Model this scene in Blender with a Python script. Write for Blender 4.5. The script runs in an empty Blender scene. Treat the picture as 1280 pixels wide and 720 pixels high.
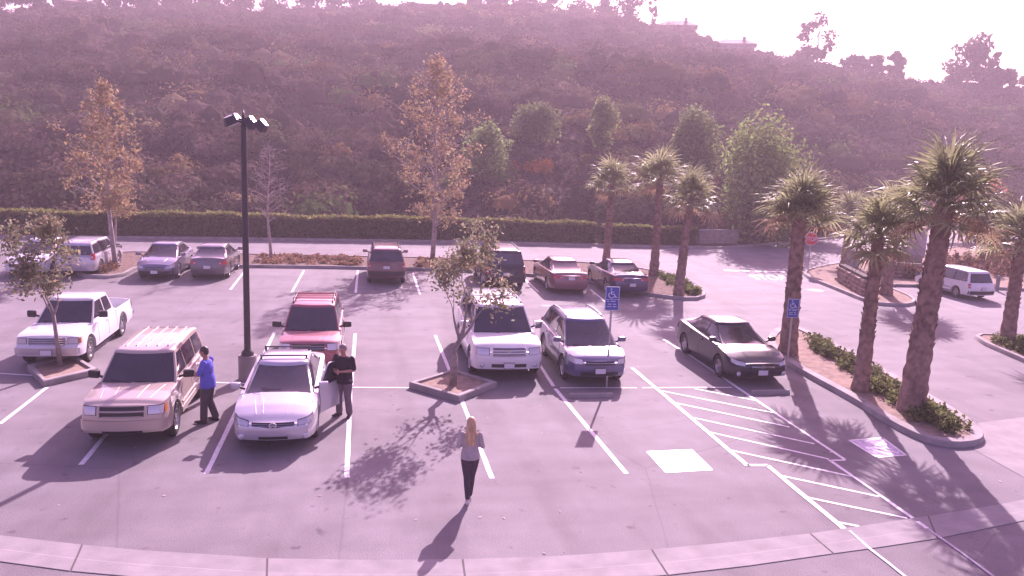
import bpy, bmesh, math, random
import numpy as np
from mathutils import Vector, Matrix, noise

random.seed(7)
rng = np.random.default_rng(7)
S = bpy.context.scene
COL = S.collection
R = math.radians

# ------------------------------------------------------------------ camera
CAM_H, PIT, ROL, YAW = 6.7055, 0.17619, 0.04043, 0.17701
Fv = Vector((math.sin(YAW) * math.cos(PIT), math.cos(YAW) * math.cos(PIT), -math.sin(PIT)))
R0 = Vector((math.cos(YAW), -math.sin(YAW), 0))
U0 = R0.cross(Fv)
Rv = R0 * math.cos(ROL) + U0 * math.sin(ROL)
Uv = -R0 * math.sin(ROL) + U0 * math.cos(ROL)
cd = bpy.data.cameras.new('camera')
cam = bpy.data.objects.new('camera', cd)
COL.objects.link(cam)
m3 = Matrix((Rv, Uv, -Fv)).transposed()
cam.matrix_world = Matrix.Translation((0, 0, CAM_H)) @ m3.to_4x4()
cd.sensor_width = 36
cd.lens = 1014.78 / 1280 * 36
cd.clip_end = 3000
S.camera = cam

# ------------------------------------------------------------------ light
SUN_EL, SUN_AZ = R(31), R(22.5)          # azimuth measured from +Y towards +X
W = bpy.data.worlds.new('World')
S.world = W
W.use_nodes = True
nt = W.node_tree
bg = nt.nodes['Background']
sky = nt.nodes.new('ShaderNodeTexSky')
sky.sky_type = 'NISHITA'
sky.sun_disc = False
sky.sun_elevation = SUN_EL
sky.sun_rotation = SUN_AZ
sky.dust_density = 3.0
tint = nt.nodes.new('ShaderNodeMix')
tint.data_type = 'RGBA'
tint.blend_type = 'MULTIPLY'
tint.inputs['Factor'].default_value = 1
tint.inputs['B'].default_value = (1.24, 0.70, 1.14, 1)
nt.links.new(sky.outputs['Color'], tint.inputs['A'])
nt.links.new(tint.outputs['Result'], bg.inputs['Color'])
bg.inputs['Strength'].default_value = 0.092
sl = bpy.data.lights.new('sun', 'SUN')
sl.energy = 5.0
sl.angle = R(0.55)
sl.color = (1.0, 0.755, 0.895)
sun = bpy.data.objects.new('sun', sl)
COL.objects.link(sun)
sd = Vector((math.sin(SUN_AZ) * math.cos(SUN_EL), math.cos(SUN_AZ) * math.cos(SUN_EL), math.sin(SUN_EL)))
sun.rotation_euler = sd.to_track_quat('Z', 'Y').to_euler()
sun.location = sd * 100
S.view_settings.view_transform = 'Standard'
S.view_settings.look = 'None'
S.view_settings.exposure = 1.34
S.view_settings.gamma = 1

# ------------------------------------------------------------------ materials
MATS = {}


def mat(name, col, rough=0.7, metal=0.0, spec=0.5, coat=0.0, var=0.0, scale=3.0, bump=0.0, bscale=40.0,
        trans=0.0, col2=None, attr=False, detail=5.0, stretch=None, sheen=0.0):
    if name in MATS:
        return MATS[name]
    m = bpy.data.materials.new(name)
    m.use_nodes = True
    n, l = m.node_tree.nodes, m.node_tree.links
    b = n['Principled BSDF']
    b.inputs['Roughness'].default_value = rough
    b.inputs['Metallic'].default_value = metal
    b.inputs['Specular IOR Level'].default_value = spec
    b.inputs['Coat Weight'].default_value = coat
    b.inputs['Coat Roughness'].default_value = 0.05
    src = None
    if attr:
        a = n.new('ShaderNodeAttribute')
        a.attribute_name = 'tint'
        src = a.outputs['Color']
    tc = n.new('ShaderNodeTexCoord')
    vec = tc.outputs['Object']
    if stretch:
        mp = n.new('ShaderNodeMapping')
        mp.inputs['Scale'].default_value = stretch
        l.new(vec, mp.inputs['Vector'])
        vec = mp.outputs['Vector']
    if var > 0 or col2:
        t = n.new('ShaderNodeTexNoise')
        t.inputs['Scale'].default_value = scale
        t.inputs['Detail'].default_value = detail
        l.new(vec, t.inputs['Vector'])
        rp = n.new('ShaderNodeValToRGB')
        c1 = [max(0, c * (1 - var)) for c in col]
        c2 = list(col2) if col2 else [min(1, c * (1 + var)) for c in col]
        rp.color_ramp.elements[0].position = 0.32
        rp.color_ramp.elements[1].position = 0.68
        rp.color_ramp.elements[0].color = (*c1, 1)
        rp.color_ramp.elements[1].color = (*c2, 1)
        l.new(t.outputs['Fac'], rp.inputs['Fac'])
        if src is not None:
            mx = n.new('ShaderNodeMix')
            mx.data_type = 'RGBA'
            mx.blend_type = 'MULTIPLY'
            mx.inputs['Factor'].default_value = 1
            l.new(src, mx.inputs['A'])
            l.new(rp.outputs['Color'], mx.inputs['B'])
            src = mx.outputs['Result']
        else:
            src = rp.outputs['Color']
    if src is not None:
        l.new(src, b.inputs['Base Color'])
    else:
        b.inputs['Base Color'].default_value = (*col, 1)
    if bump > 0:
        t2 = n.new('ShaderNodeTexNoise')
        t2.inputs['Scale'].default_value = bscale
        t2.inputs['Detail'].default_value = 4
        l.new(vec, t2.inputs['Vector'])
        bp = n.new('ShaderNodeBump')
        bp.inputs['Strength'].default_value = bump
        bp.inputs['Distance'].default_value = 0.02
        l.new(t2.outputs['Fac'], bp.inputs['Height'])
        l.new(bp.outputs['Normal'], b.inputs['Normal'])
    if trans > 0:
        out = n['Material Output']
        tr = n.new('ShaderNodeBsdfTranslucent')
        ms = n.new('ShaderNodeMixShader')
        ms.inputs['Fac'].default_value = trans
        if src is not None:
            l.new(src, tr.inputs['Color'])
        else:
            tr.inputs['Color'].default_value = (*col, 1)
        l.new(b.outputs['BSDF'], ms.inputs[1])
        l.new(tr.outputs['BSDF'], ms.inputs[2])
        l.new(ms.outputs['Shader'], out.inputs['Surface'])
    MATS[name] = m
    return m


def asphalt_material():
    m = mat('asphalt', (0.20, 0.185, 0.195), rough=0.85, spec=0.25)
    n, l = m.node_tree.nodes, m.node_tree.links
    b = n['Principled BSDF']
    tc = n.new('ShaderNodeTexCoord')

    def nz(scale, detail, st=None):
        t = n.new('ShaderNodeTexNoise')
        t.inputs['Scale'].default_value = scale
        t.inputs['Detail'].default_value = detail
        v = tc.outputs['Object']
        if st:
            mp = n.new('ShaderNodeMapping')
            mp.inputs['Scale'].default_value = st
            l.new(v, mp.inputs['Vector'])
            v = mp.outputs['Vector']
        l.new(v, t.inputs['Vector'])
        return t.outputs['Fac']

    def ramp(fac, p0, c0, p1, c1):
        r_ = n.new('ShaderNodeValToRGB')
        r_.color_ramp.elements[0].position = p0
        r_.color_ramp.elements[0].color = (*c0, 1)
        r_.color_ramp.elements[1].position = p1
        r_.color_ramp.elements[1].color = (*c1, 1)
        l.new(fac, r_.inputs['Fac'])
        return r_.outputs['Color']

    def mul(a, c):
        mx = n.new('ShaderNodeMix')
        mx.data_type = 'RGBA'
        mx.blend_type = 'MULTIPLY'
        mx.inputs['Factor'].default_value = 1
        l.new(a, mx.inputs['A'])
        l.new(c, mx.inputs['B'])
        return mx.outputs['Result']
    c = ramp(nz(0.12, 4), 0.3, (0.185, 0.17, 0.178), 0.7, (0.235, 0.22, 0.23))
    c = mul(c, ramp(nz(1.3, 6), 0.3, (0.86, 0.85, 0.86), 0.7, (1.05, 1.04, 1.05)))
    c = mul(c, ramp(nz(0.35, 3, (0.35, 2.2, 1)), 0.35, (0.88, 0.87, 0.88), 0.6, (1.03, 1.03, 1.03)))
    c = mul(c, ramp(nz(45, 3), 0.25, (0.68, 0.67, 0.68), 0.75, (1.28, 1.28, 1.28)))
    # oil drips down the middle of the bays and tyre-polished lanes
    c = mul(c, ramp(nz(0.5, 5, (1.6, 0.25, 1)), 0.30, (0.78, 0.76, 0.77), 0.50, (1.0, 1.0, 1.0)))
    c = mul(c, ramp(nz(2.2, 2), 0.25, (0.62, 0.60, 0.62), 0.33, (1.0, 1.0, 1.0)))
    # hairline cracks
    vo = n.new('ShaderNodeTexVoronoi')
    vo.feature = 'DISTANCE_TO_EDGE'
    vo.inputs['Scale'].default_value = 0.16
    mpn = n.new('ShaderNodeMix')
    mpn.data_type = 'RGBA'
    mpn.inputs['Factor'].default_value = 0.06
    wn = n.new('ShaderNodeTexNoise')
    wn.inputs['Scale'].default_value = 0.9
    wn.inputs['Detail'].default_value = 6
    l.new(tc.outputs['Object'], wn.inputs['Vector'])
    l.new(tc.outputs['Object'], mpn.inputs['A'])
    l.new(wn.outputs['Color'], mpn.inputs['B'])
    l.new(mpn.outputs['Result'], vo.inputs['Vector'])
    c = mul(c, ramp(vo.outputs['Distance'], 0.0005, (0.84, 0.83, 0.84), 0.0022, (1, 1, 1)))
    l.new(c, b.inputs['Base Color'])
    t2 = nz(60, 3)
    bp = n.new('ShaderNodeBump')
    bp.inputs['Strength'].default_value = 0.35
    bp.inputs['Distance'].default_value = 0.012
    l.new(t2, bp.inputs['Height'])
    l.new(bp.outputs['Normal'], b.inputs['Normal'])
    return m


ASPH = asphalt_material()
CONC = mat('concrete', (0.265, 0.245, 0.25), rough=0.85, spec=0.2, var=0.13, scale=2.2, bump=0.15, bscale=30)
KERB = mat('kerb_concrete', (0.30, 0.27, 0.265), rough=0.85, spec=0.2, var=0.22, scale=1.7, bump=0.2, bscale=25)
PAINT = mat('white_line_paint', (0.68, 0.66, 0.68), rough=0.6, spec=0.4, var=0.14, scale=9, detail=8)
PAINTB = mat('faded_blue_white_paint', (0.36, 0.33, 0.42), rough=0.6, var=0.2, scale=8)
BLUEP = mat('blue_ground_paint', (0.34, 0.31, 0.50), rough=0.5, spec=0.5, var=0.25, scale=7)
BARK = mat('bark_mulch', (0.16, 0.115, 0.095), rough=0.95, spec=0.1, var=0.45, scale=7, bump=0.6, bscale=9)
SOIL = mat('sandy_soil', (0.27, 0.205, 0.165), rough=0.95, spec=0.1, var=0.25, scale=5, bump=0.5, bscale=14)
LEAF = mat('leaf', (1, 1, 1), rough=0.75, spec=0.12, attr=True, trans=0.42)
SHRUB = mat('chaparral_leaf', (1, 1, 1), rough=1.0, spec=0.0, attr=True, trans=0.22)
TRUNK = mat('tree_bark', (0.16, 0.115, 0.095), rough=0.9, spec=0.15, var=0.35, scale=6, stretch=(3, 3, .6), bump=.5, bscale=12)
PALMT = mat('palm_bark', (0.25, 0.17, 0.14), rough=0.95, spec=0.1, var=0.4, scale=5, bump=0.6, bscale=9)
CHROME = mat('chrome', (0.7, 0.7, 0.72), rough=0.18, metal=1)
BLK = mat('black_plastic', (0.022, 0.02, 0.024), rough=0.55)
RUB = mat('tyre_rubber', (0.025, 0.023, 0.026), rough=0.85, var=.2, scale=12)
RIM = mat('alloy_rim', (0.42, 0.41, 0.43), rough=0.3, metal=0.85)
GLASS = mat('car_glass', (0.035, 0.03, 0.045), rough=0.07, spec=0.9, var=.35, scale=1.5)
RED = mat('tail_lamp_red', (0.42, 0.02, 0.03), rough=0.12, coat=0.6)
LENS = mat('headlamp_lens', (0.55, 0.54, 0.58), rough=0.08, coat=0.8, metal=.3)
AMBER = mat('amber_lens', (0.6, 0.2, 0.03), rough=0.15, coat=.5)
PLATE = mat('plate_white', (0.66, 0.64, 0.68), rough=0.4, var=.12, scale=30)
INTER = mat('car_interior', (0.05, 0.042, 0.045), rough=0.8, var=.3, scale=8)


# ------------------------------------------------------------------ helpers
def link(name, me, m=None, parent=None, loc=None, rot=None):
    o = bpy.data.objects.new(name, me)
    COL.objects.link(o)
    if m is not None and me is not None and len(me.materials) == 0:
        me.materials.append(m)
    if parent is not None:
        o.parent = parent
    if loc is not None:
        o.location = loc
    if rot is not None:
        o.rotation_euler = rot
    return o


def tag(o, label=None, cat=None, group=None, kind=None):
    if label:
        o['label'] = label
    if cat:
        o['category'] = cat
    if group:
        o['group'] = group
    if kind:
        o['kind'] = kind
    return o


def thing(name, label, cat, loc=(0, 0, 0), rz=0, group=None):
    o = bpy.data.objects.new(name, None)
    COL.objects.link(o)
    o.location = loc
    o.rotation_euler = (0, 0, rz)
    o.empty_display_size = 0.3
    return tag(o, label, cat, group)


def mesh(verts, faces, name='mesh', smooth=False, sharp=None):
    me = bpy.data.meshes.new(name)
    me.from_pydata([tuple(v) for v in verts], [], [tuple(f) for f in faces])
    if smooth:
        me.shade_smooth()
        if sharp:
            me.set_sharp_from_angle(angle=R(sharp))
    me.update()
    return me


class MB:
    """collects simple solids into one mesh"""

    def __init__(self):
        self.v, self.f = [], []

    def add(self, vs, fs):
        k = len(self.v)
        self.v += [tuple(q) for q in vs]
        self.f += [tuple(i + k for i in q) for q in fs]
        return self

    def box(self, c, s, rz=0.0, M=None, bev=0.0):
        hx, hy, hz = s[0] / 2, s[1] / 2, s[2] / 2
        vs = []
        fs = []
        if bev <= 0:
            vs = [Vector((x, y, z)) for x in (-hx, hx) for y in (-hy, hy) for z in (-hz, hz)]
            fs = [(0, 1, 3, 2), (4, 6, 7, 5), (0, 4, 5, 1), (2, 3, 7, 6), (0, 2, 6, 4), (1, 5, 7, 3)]
        else:
            bm = bmesh.new()
            bmesh.ops.create_cube(bm, size=1)
            for w in bm.verts:
                w.co = Vector((w.co.x * s[0], w.co.y * s[1], w.co.z * s[2]))
            bmesh.ops.bevel(bm, geom=list(bm.edges), offset=bev, segments=2, affect='EDGES', profile=.6)
            bm.verts.ensure_lookup_table()
            for i, w in enumerate(bm.verts):
                w.index = i
            vs = [w.co.copy() for w in bm.verts]
            fs = [tuple(w.index for w in f.verts) for f in bm.faces]
            bm.free()
        T = Matrix.Translation(c) @ (M.to_4x4() if M is not None else Matrix.Rotation(rz, 4, 'Z'))
        return self.add([T @ q for q in vs], fs)

    def tube(self, pts, rads, n=8, cap=True):
        pts = [Vector(q) for q in pts]
        if not hasattr(rads, '__len__'):
            rads = [rads] * len(pts)
        rings = []
        up = Vector((0, 0, 1))
        prev = None
        for i, q in enumerate(pts):
            d = (pts[min(i + 1, len(pts) - 1)] - pts[max(i - 1, 0)]).normalized()
            if prev is None:
                a = d.cross(up)
                if a.length < 0.05:
                    a = d.cross(Vector((1, 0, 0)))
            else:
                a = prev - d * prev.dot(d)
            a.normalize()
            prev = a
            b = d.cross(a)
            rings.append([q + (a * math.cos(t) + b * math.sin(t)) * rads[i]
                          for t in [2 * math.pi * j / n for j in range(n)]])
        vs = [w for r_ in rings for w in r_]
        fs = []
        for i in range(len(rings) - 1):
            for j in range(n):
                fs.append((i * n + j, i * n + (j + 1) % n, (i + 1) * n + (j + 1) % n, (i + 1) * n + j))
        if cap:
            fs.append(tuple(range(n))[::-1])
            fs.append(tuple((len(rings) - 1) * n + j for j in range(n)))
        return self.add(vs, fs)

    def lathe(self, prof, n=20, axis='Z', c=(0, 0, 0), cap=True):
        vs, fs = [], []
        for r_, h in prof:
            for j in range(n):
                t = 2 * math.pi * j / n
                x, y = r_ * math.cos(t), r_ * math.sin(t)
                if axis == 'Z':
                    vs.append((c[0] + x, c[1] + y, c[2] + h))
                else:
                    vs.append((c[0] + x, c[1] + h, c[2] + y))
        for i in range(len(prof) - 1):
            for j in range(n):
                q = (i * n + j, i * n + (j + 1) % n, (i + 1) * n + (j + 1) % n, (i + 1) * n + j)
                fs.append(q if axis == 'Z' else q[::-1])
        if cap:
            a = tuple(range(n))
            b = tuple((len(prof) - 1) * n + j for j in range(n))
            fs.append(a[::-1] if axis == 'Z' else a)
            fs.append(b if axis == 'Z' else b[::-1])
        return self.add(vs, fs)

    def grid(self, fn, nu, nv, flip=False):
        vs = [fn(i / nu, j / nv) for i in range(nu + 1) for j in range(nv + 1)]
        fs = []
        for i in range(nu):
            for j in range(nv):
                q = (i * (nv + 1) + j, (i + 1) * (nv + 1) + j, (i + 1) * (nv + 1) + j + 1, i * (nv + 1) + j + 1)
                fs.append(q[::-1] if flip else q)
        return self.add(vs, fs)

    def build(self, name, m, parent=None, smooth=False, sharp=None, **k):
        me = mesh(self.v, self.f, name, smooth, sharp)
        return link(name, me, m, parent, **k)


def bulk_mesh(name, V, n_per, tint=None):
    """V: (k*n_per,3) array of separate n-gons; tint: (k,3) colour per face"""
    k = len(V) // n_per
    me = bpy.data.meshes.new(name)
    me.vertices.add(len(V))
    me.vertices.foreach_set('co', np.ascontiguousarray(V, dtype=np.float32).ravel())
    me.loops.add(len(V))
    me.loops.foreach_set('vertex_index', np.arange(len(V), dtype=np.int32))
    me.polygons.add(k)
    me.polygons.foreach_set('loop_start', np.arange(0, len(V), n_per, dtype=np.int32))
    me.update(calc_edges=True)
    if tint is not None:
        a = me.color_attributes.new('tint', 'FLOAT_COLOR', 'POINT')
        c = np.ones((len(V), 4), dtype=np.float32)
        c[:, :3] = np.repeat(tint, n_per, axis=0)
        a.data.foreach_set('color', c.ravel())
    return me


def quads(P, size, aspect=1.0, up_bias=0.0, dirs=None):
    """random oriented leaf quads (rhombic) at points P; size array"""
    k = len(P)
    a = rng.normal(size=(k, 3))
    if dirs is not None:
        a = a * 0.55 + dirs
    a[:, 2] += up_bias
    a /= np.linalg.norm(a, axis=1, keepdims=True)
    b = rng.normal(size=(k, 3))
    b -= a * (a * b).sum(1, keepdims=True)
    b /= np.linalg.norm(b, axis=1, keepdims=True)
    s = np.asarray(size).reshape(-1, 1) * np.ones((k, 1))
    A, B = a * s * aspect, b * s * 0.62
    V = np.stack([P - A, P + B, P + A, P - B], axis=1)
    return V.reshape(-1, 3)


def shell_quads(P, c, size, jit=.45, aspect=1.0):
    """leaf quads lying roughly on the shell round centre c, so a clump shades as one soft mass"""
    k = len(P)
    nrm = P - np.asarray(c)
    nrm /= np.linalg.norm(nrm, axis=1, keepdims=True) + 1e-6
    nrm = nrm + rng.normal(size=(k, 3)) * jit
    nrm /= np.linalg.norm(nrm, axis=1, keepdims=True) + 1e-6
    a = np.cross(nrm, rng.normal(size=(k, 3)))
    a /= np.linalg.norm(a, axis=1, keepdims=True) + 1e-6
    b = np.cross(nrm, a)
    s = np.asarray(size).reshape(-1, 1) * np.ones((k, 1))
    A, B = a * s * aspect, b * s * .7
    return np.stack([P - A, P + B, P + A, P - B], axis=1).reshape(-1, 3)


def blob_points(c, rad, n, shell=0.55):
    d = rng.normal(size=(n, 3))
    d /= np.linalg.norm(d, axis=1, keepdims=True)
    r_ = (shell + (1 - shell) * rng.random((n, 1)) ** 0.6) * (0.86 + 0.28 * rng.random((n, 1)))
    return np.asarray(c) + d * r_ * np.asarray(rad)


def tints(base, n, var=0.3, vals=None):
    base = np.asarray(base)
    v = 1 + var * (rng.random((n, 1)) * 2 - 1)
    h = 1 + 0.12 * (rng.random((n, 3)) * 2 - 1)
    return np.clip(base * v * h, 0, 1)


# ------------------------------------------------------------------ vehicles
def lerp(a, b, t):
    return a + (b - a) * t


def smooth_profile(pts, sig):
    xs = np.array([q[0] for q in pts])
    zs = np.array([q[1] for q in pts])
    g = np.linspace(xs[0] - .4, xs[-1] + .4, 500)
    y = np.interp(g, xs, zs)
    dx = g[1] - g[0]
    k = np.arange(-40, 41) * dx
    w = np.exp(-(k / sig) ** 2 / 2)
    w /= w.sum()
    y = np.convolve(np.pad(y, 40, mode='edge'), w, 'valid')
    return lambda x: float(np.interp(x, g, y))


class Car:
    """one vehicle: Empty with body, cabin, glass, lamps, wheels ... as children (front = +x)"""

    def __init__(c, name, label, cat, loc, rz, paint, sp):
        c.sp = sp
        c.L, c.W, c.H = sp['L'], sp['W'], sp['H']
        c.root = thing(name, label, cat, (loc[0], loc[1], 0), rz, sp.get('group'))
        c.paint = paint
        c.rw = sp.get('rw', 0.33)
        c.wf = c.L / 2 - sp.get('of', 0.92)
        c.wr = c.wf - sp.get('wb', 2.75)
        c.sill = sp.get('sill', 0.24)
        c.top = smooth_profile(sp['top'], sp.get('sig', 0.05))
        h = c.L / 2
        c.rf = sp.get('nose', [(0.2, .10), (0.35, .02), (0.55, 0.0), (0.68, .05), (0.85, .16), (1.2, .3)])
        c.rr = sp.get('tail', [(0.2, .10), (0.35, .01), (0.6, 0.0), (0.8, .04), (1.0, .10), (1.3, .2)])
        c.side = sp.get('side', [(0.2, .955), (0.32, .985), (0.55, 1.0), (0.72, .985), (0.9, .955), (1.15, .93)])
        c.body()
        c.greenhouse()
        c.wheels()
        c.details()

    # surface description -------------------------------------------------
    def P(c, x):
        h = c.L / 2
        rc = c.sp.get('rc', 0.55)
        p = c.W / 2
        d = h - x
        if d < rc:
            p *= 1 - c.sp.get('tf', .24) * (1 - d / rc) ** 2.3
        elif d < 1.6:
            pass
        d = h + x
        if d < rc:
            p *= 1 - c.sp.get('tr', .17) * (1 - d / rc) ** 2.3
        return p

    def fz(c, z):
        return float(np.interp(z, [q[0] for q in c.side], [q[1] for q in c.side]))

    def X(c, xn, z):
        h = c.L / 2
        w = max(0, (xn - (h - .7)) / .7) ** 2
        x = xn - w * float(np.interp(z, [q[0] for q in c.rf], [q[1] for q in c.rf]))
        w = max(0, (-xn - (h - .6)) / .6) ** 2
        return x + w * float(np.interp(z, [q[0] for q in c.rr], [q[1] for q in c.rr]))

    def skin(c, s, end, z, off=0.0):
        """point on the front (end=1) or rear (end=-1) fascia; s = lateral distance wrapped round the corner"""
        h = c.L / 2
        pe = c.P(end * h) * c.fz(z)
        b = c.sp.get('bulge', .10)
        sg = 1 if s >= 0 else -1
        a = abs(s)
        if a <= pe:
            x = c.X(end * h, z) + end * (b * (1 - (a / pe) ** 2) + off)
            return Vector((x, s, z))
        xn = end * (h - (a - pe) * 1.25)
        y = c.P(xn) * c.fz(z)
        return Vector((c.X(xn, z) + end * off * .6, sg * (y + off), z))

    def body(c):
        h = c.L / 2
        Ra = c.rw + sp_get(c.sp, 'arch', .07)
        xs = list(np.linspace(-h, h, 44))
        for xw in (c.wf, c.wr):
            xs += [xw + Ra * math.cos(t) for t in np.linspace(0.02, math.pi - .02, 13)]
            xs += [xw + Ra + .01, xw - Ra - .01]
        xs += [h - .04, h - .1, h - .18, h - .28, -h + .04, -h + .1, -h + .2]
        bed = c.sp.get('bed')
        if bed:
            xs += [bed[0], bed[0] + .02, bed[1], bed[1] - .02, bed[0] - .02, bed[1] + .02]
        xs = sorted(set(round(x, 3) for x in xs))
        NS = 9
        yf = [1, .97, .9, .72, .45, .2, 0]
        rings = []
        for x in xs:
            zb = c.sill
            if abs(x) > h - .5:
                zb = c.sill + .04
            for xw in (c.wf, c.wr):
                d = abs(x - xw)
                if d < Ra:
                    zb = max(zb, c.rw + math.sqrt(max(0, Ra * Ra - d * d)))
            T = c.top(x)
            zs = T - c.sp.get('crown', .055)
            p = c.P(x)
            zb = min(zb, zs - .06)
            pts = [(c.X(x, zb), p * c.fz(zb) - .16, zb + 0.0)]
            for j in range(NS):
                z = lerp(zb, zs, j / (NS - 1))
                pts.append((c.X(x, z), p * c.fz(z), z))
            pe = p * c.fz(zs)
            inb = bed and bed[0] - .001 <= x <= bed[1] + .001
            for k, f in enumerate(yf[1:]):
                z = zs + (T - zs) * (1 - f ** 3)
                if inb and f < .95:
                    z = bed[2]
                pts.append((c.X(x, zs), pe * (f if not (inb and k == 1) else .955), z))
            rings.append(pts)
        n = len(rings[0])
        full = []
        for pts in rings:
            full.append(pts + [(q[0], -q[1], q[2]) for q in reversed(pts[:-1])])
        nn = len(full[0])
        mb = MB()
        vs = [q for r_ in full for q in r_]
        fs = []
        for i in range(len(full) - 1):
            for j in range(nn - 1):
                a = i * nn + j
                fs.append((a, a + 1, a + nn + 1, a + nn))
        mb.add(vs, fs)
        # fascia caps
        for end, ring in ((1, full[-1]), (-1, full[0])):
            cols = list(range(NS, nn - NS))
            m_ = len(cols)
            b = c.sp.get('bulge', .10)
            grid = []
            for j in range(1, NS + 1):
                row = []
                l, r_ = ring[j], ring[nn - 1 - j]
                for ci in cols:
                    tq = ring[ci]
                    f = tq[1] / ring[NS][1]
                    t = (j - 1) / (NS - 1)
                    z = lerp(l[2], tq[2], t) if t > 0 else l[2]
                    x = c.X(end * c.L / 2, z if j < NS else ring[NS][2]) + end * b * (1 - f * f) * (1 if j < NS else .6)
                    row.append((x, l[1] * f, z))
                grid.append(row)
            k0 = len(mb.v)
            mb.v += [q for row in grid for q in row]
            for j in range(NS - 1):
                for i in range(m_ - 1):
                    q = (k0 + j * m_ + i, k0 + j * m_ + i + 1, k0 + (j + 1) * m_ + i + 1, k0 + (j + 1) * m_ + i)
                    mb.f.append(q if end < 0 else q[::-1])
            # lip between bulged cap top row and ring top
            ro = (0 if end < 0 else (len(full) - 1) * nn)
            for i in range(m_ - 1):
                a, a2 = ro + cols[i], ro + cols[i + 1]
                q = (k0 + (NS - 1) * m_ + i, k0 + (NS - 1) * m_ + i + 1, a2, a)
                mb.f.append(q if end < 0 else q[::-1])
        me = mesh(mb.v, mb.f, 'body')
        bm = bmesh.new()
        bm.from_mesh(me)
        bmesh.ops.remove_doubles(bm, verts=bm.verts, dist=.0008)
        bmesh.ops.recalc_face_normals(bm, faces=bm.faces)
        bm.to_mesh(me)
        bm.free()
        me.shade_smooth()
        me.set_sharp_from_angle(angle=R(48))
        c.b = link('body', me, c.paint, c.root)
        # dark floor pan closes the wheel wells
        u = MB().box((0, 0, (c.sill + .62) / 2), (c.L - .5, c.W - .46, .62 - c.sill))
        u.build('underbody', BLK, c.root)
        # lower cladding
        if c.sp.get('clad'):
            for xa, xb in ((c.wr + Ra + .02, c.wf - Ra - .02),):
                for sg in (1, -1):
                    MB().box(((xa + xb) / 2, sg * (c.W / 2 * .985), c.sill + .07), (xb - xa, .05, .14), bev=.012
                             ).build('side_cladding', c.sp['clad'], c.root)

    # greenhouse ------------------------------------------------------------
    def roofz(c, x):
        s = c.sp
        mid = lerp(s['xrr'], s['xrf'], .55)
        q = (x - mid) / max(.5, (s['xrf'] - s['xrr']) / 2)
        return c.H - s.get('droop', .05) * (q * q if q > 0 else 1.3 * q * q)

    def gh(c, t, side, q, off=0.0):
        """side: 'f','b' (q=-1..1 lateral) or 'l','r' (q = 0 front .. 1 rear)"""
        s = c.sp
        xf = lerp(s['xcf'], s['xrf'], t)
        xb = lerp(s['xcr'], s['xrr'], t ** s.get('rp', 1.0))
        g = lerp(s['gb'], s['gt'], t ** 1.15)
        bw = s.get('bow', .13)
        bb = s.get('bowr', .07)
        if side == 'f':
            x, y = xf + off - bw * (abs(q) ** 2.2), q * g
            zx = s['xcf']
        elif side == 'b':
            x, y = xb - off + bb * (abs(q) ** 2.2), q * g
            zx = s['xcr']
        else:
            xa, xz = xf - bw, xb + bb
            x = lerp(xa, xz, q)
            gm = g * (1 - .035 * (2 * q - 1) ** 4)
            y = (gm + off) * (1 if side == 'l' else -1)
            zx = x
        z0 = c.top(min(max(zx, s['xcr']), s['xcf'])) - .03
        z1 = c.roofz(x) - .075
        z = lerp(z0, z1, t)
        if side in 'fb':
            z += off * .5
        return Vector((x, y, z))

    def xq(c, t, x):
        s = c.sp
        xa = lerp(s['xcf'], s['xrf'], t) - s.get('bow', .13)
        xz = lerp(s['xcr'], s['xrr'], t ** s.get('rp', 1.0)) + s.get('bowr', .07)
        return (x - xa) / (xz - xa)

    def greenhouse(c):
        s = c.sp
        NF, NSd, NT = 8, 12, 8
        ring = [('f', -1 + 2 * i / NF) for i in range(NF + 1)]           # right .. left
        ring += [('l', i / NSd) for i in range(1, NSd)]
        ring += [('b', 1 - 2 * i / NF) for i in range(NF + 1)]
        ring += [('r', 1 - i / NSd) for i in range(1, NSd)]
        n = len(ring)
        rows = [[c.gh(j / NT, a, q) for a, q in ring] for j in range(NT + 1)]
        top = rows[-1]
        cx = lerp(s['xrr'], s['xrf'], .5)
        hl = (s['xrf'] - s['xrr']) / 2
        for k, dz in ((.985, .028), (.95, .05), (.87, .066), (.62, .075), (.3, .078)):
            row = []
            for p in top:
                sx = 1 - (1 - k) * s['gt'] / hl if k > .8 else k
                x = cx + (p.x - cx) * max(sx, k)
                row.append(Vector((x, p.y * k, c.roofz(x) - .075 + dz)))
            rows.append(row)
        vs = [p for r_ in rows for p in r_]
        fs = []
        for j in range(len(rows) - 1):
            for i in range(n):
                fs.append((j * n + i, j * n + (i + 1) % n, (j + 1) * n + (i + 1) % n, (j + 1) * n + i))
        fs.append(tuple((len(rows) - 1) * n + i for i in range(n)))
        me = mesh(vs, fs, 'cabin', True, 60)
        c.cab = link('cabin', me, s.get('roofmat', c.paint), c.root)
        c.roofrow = rows
        gm = GLASS

        def glass(name, fn, nu=8, nv=6, flip=False):
            m_ = MB().grid(fn, nu, nv, flip)
            o = m_.build(name, gm, c.cab, True)
            return o
        gy = s['gb']
        # black seals a little larger than the glass, glass proud of them
        a = .055 / gy
        MB().grid(lambda u, v: c.gh(lerp(.02, .985, v), 'f', lerp(-1 + a * .75, 1 - a * .75, u), .004), 8, 6
                  ).build('windscreen_seal', BLK, c.cab, True)
        glass('windshield', lambda u, v: c.gh(lerp(.05, .96, v), 'f', lerp(-1 + a * 1.3, 1 - a * 1.3, u), .009))
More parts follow.
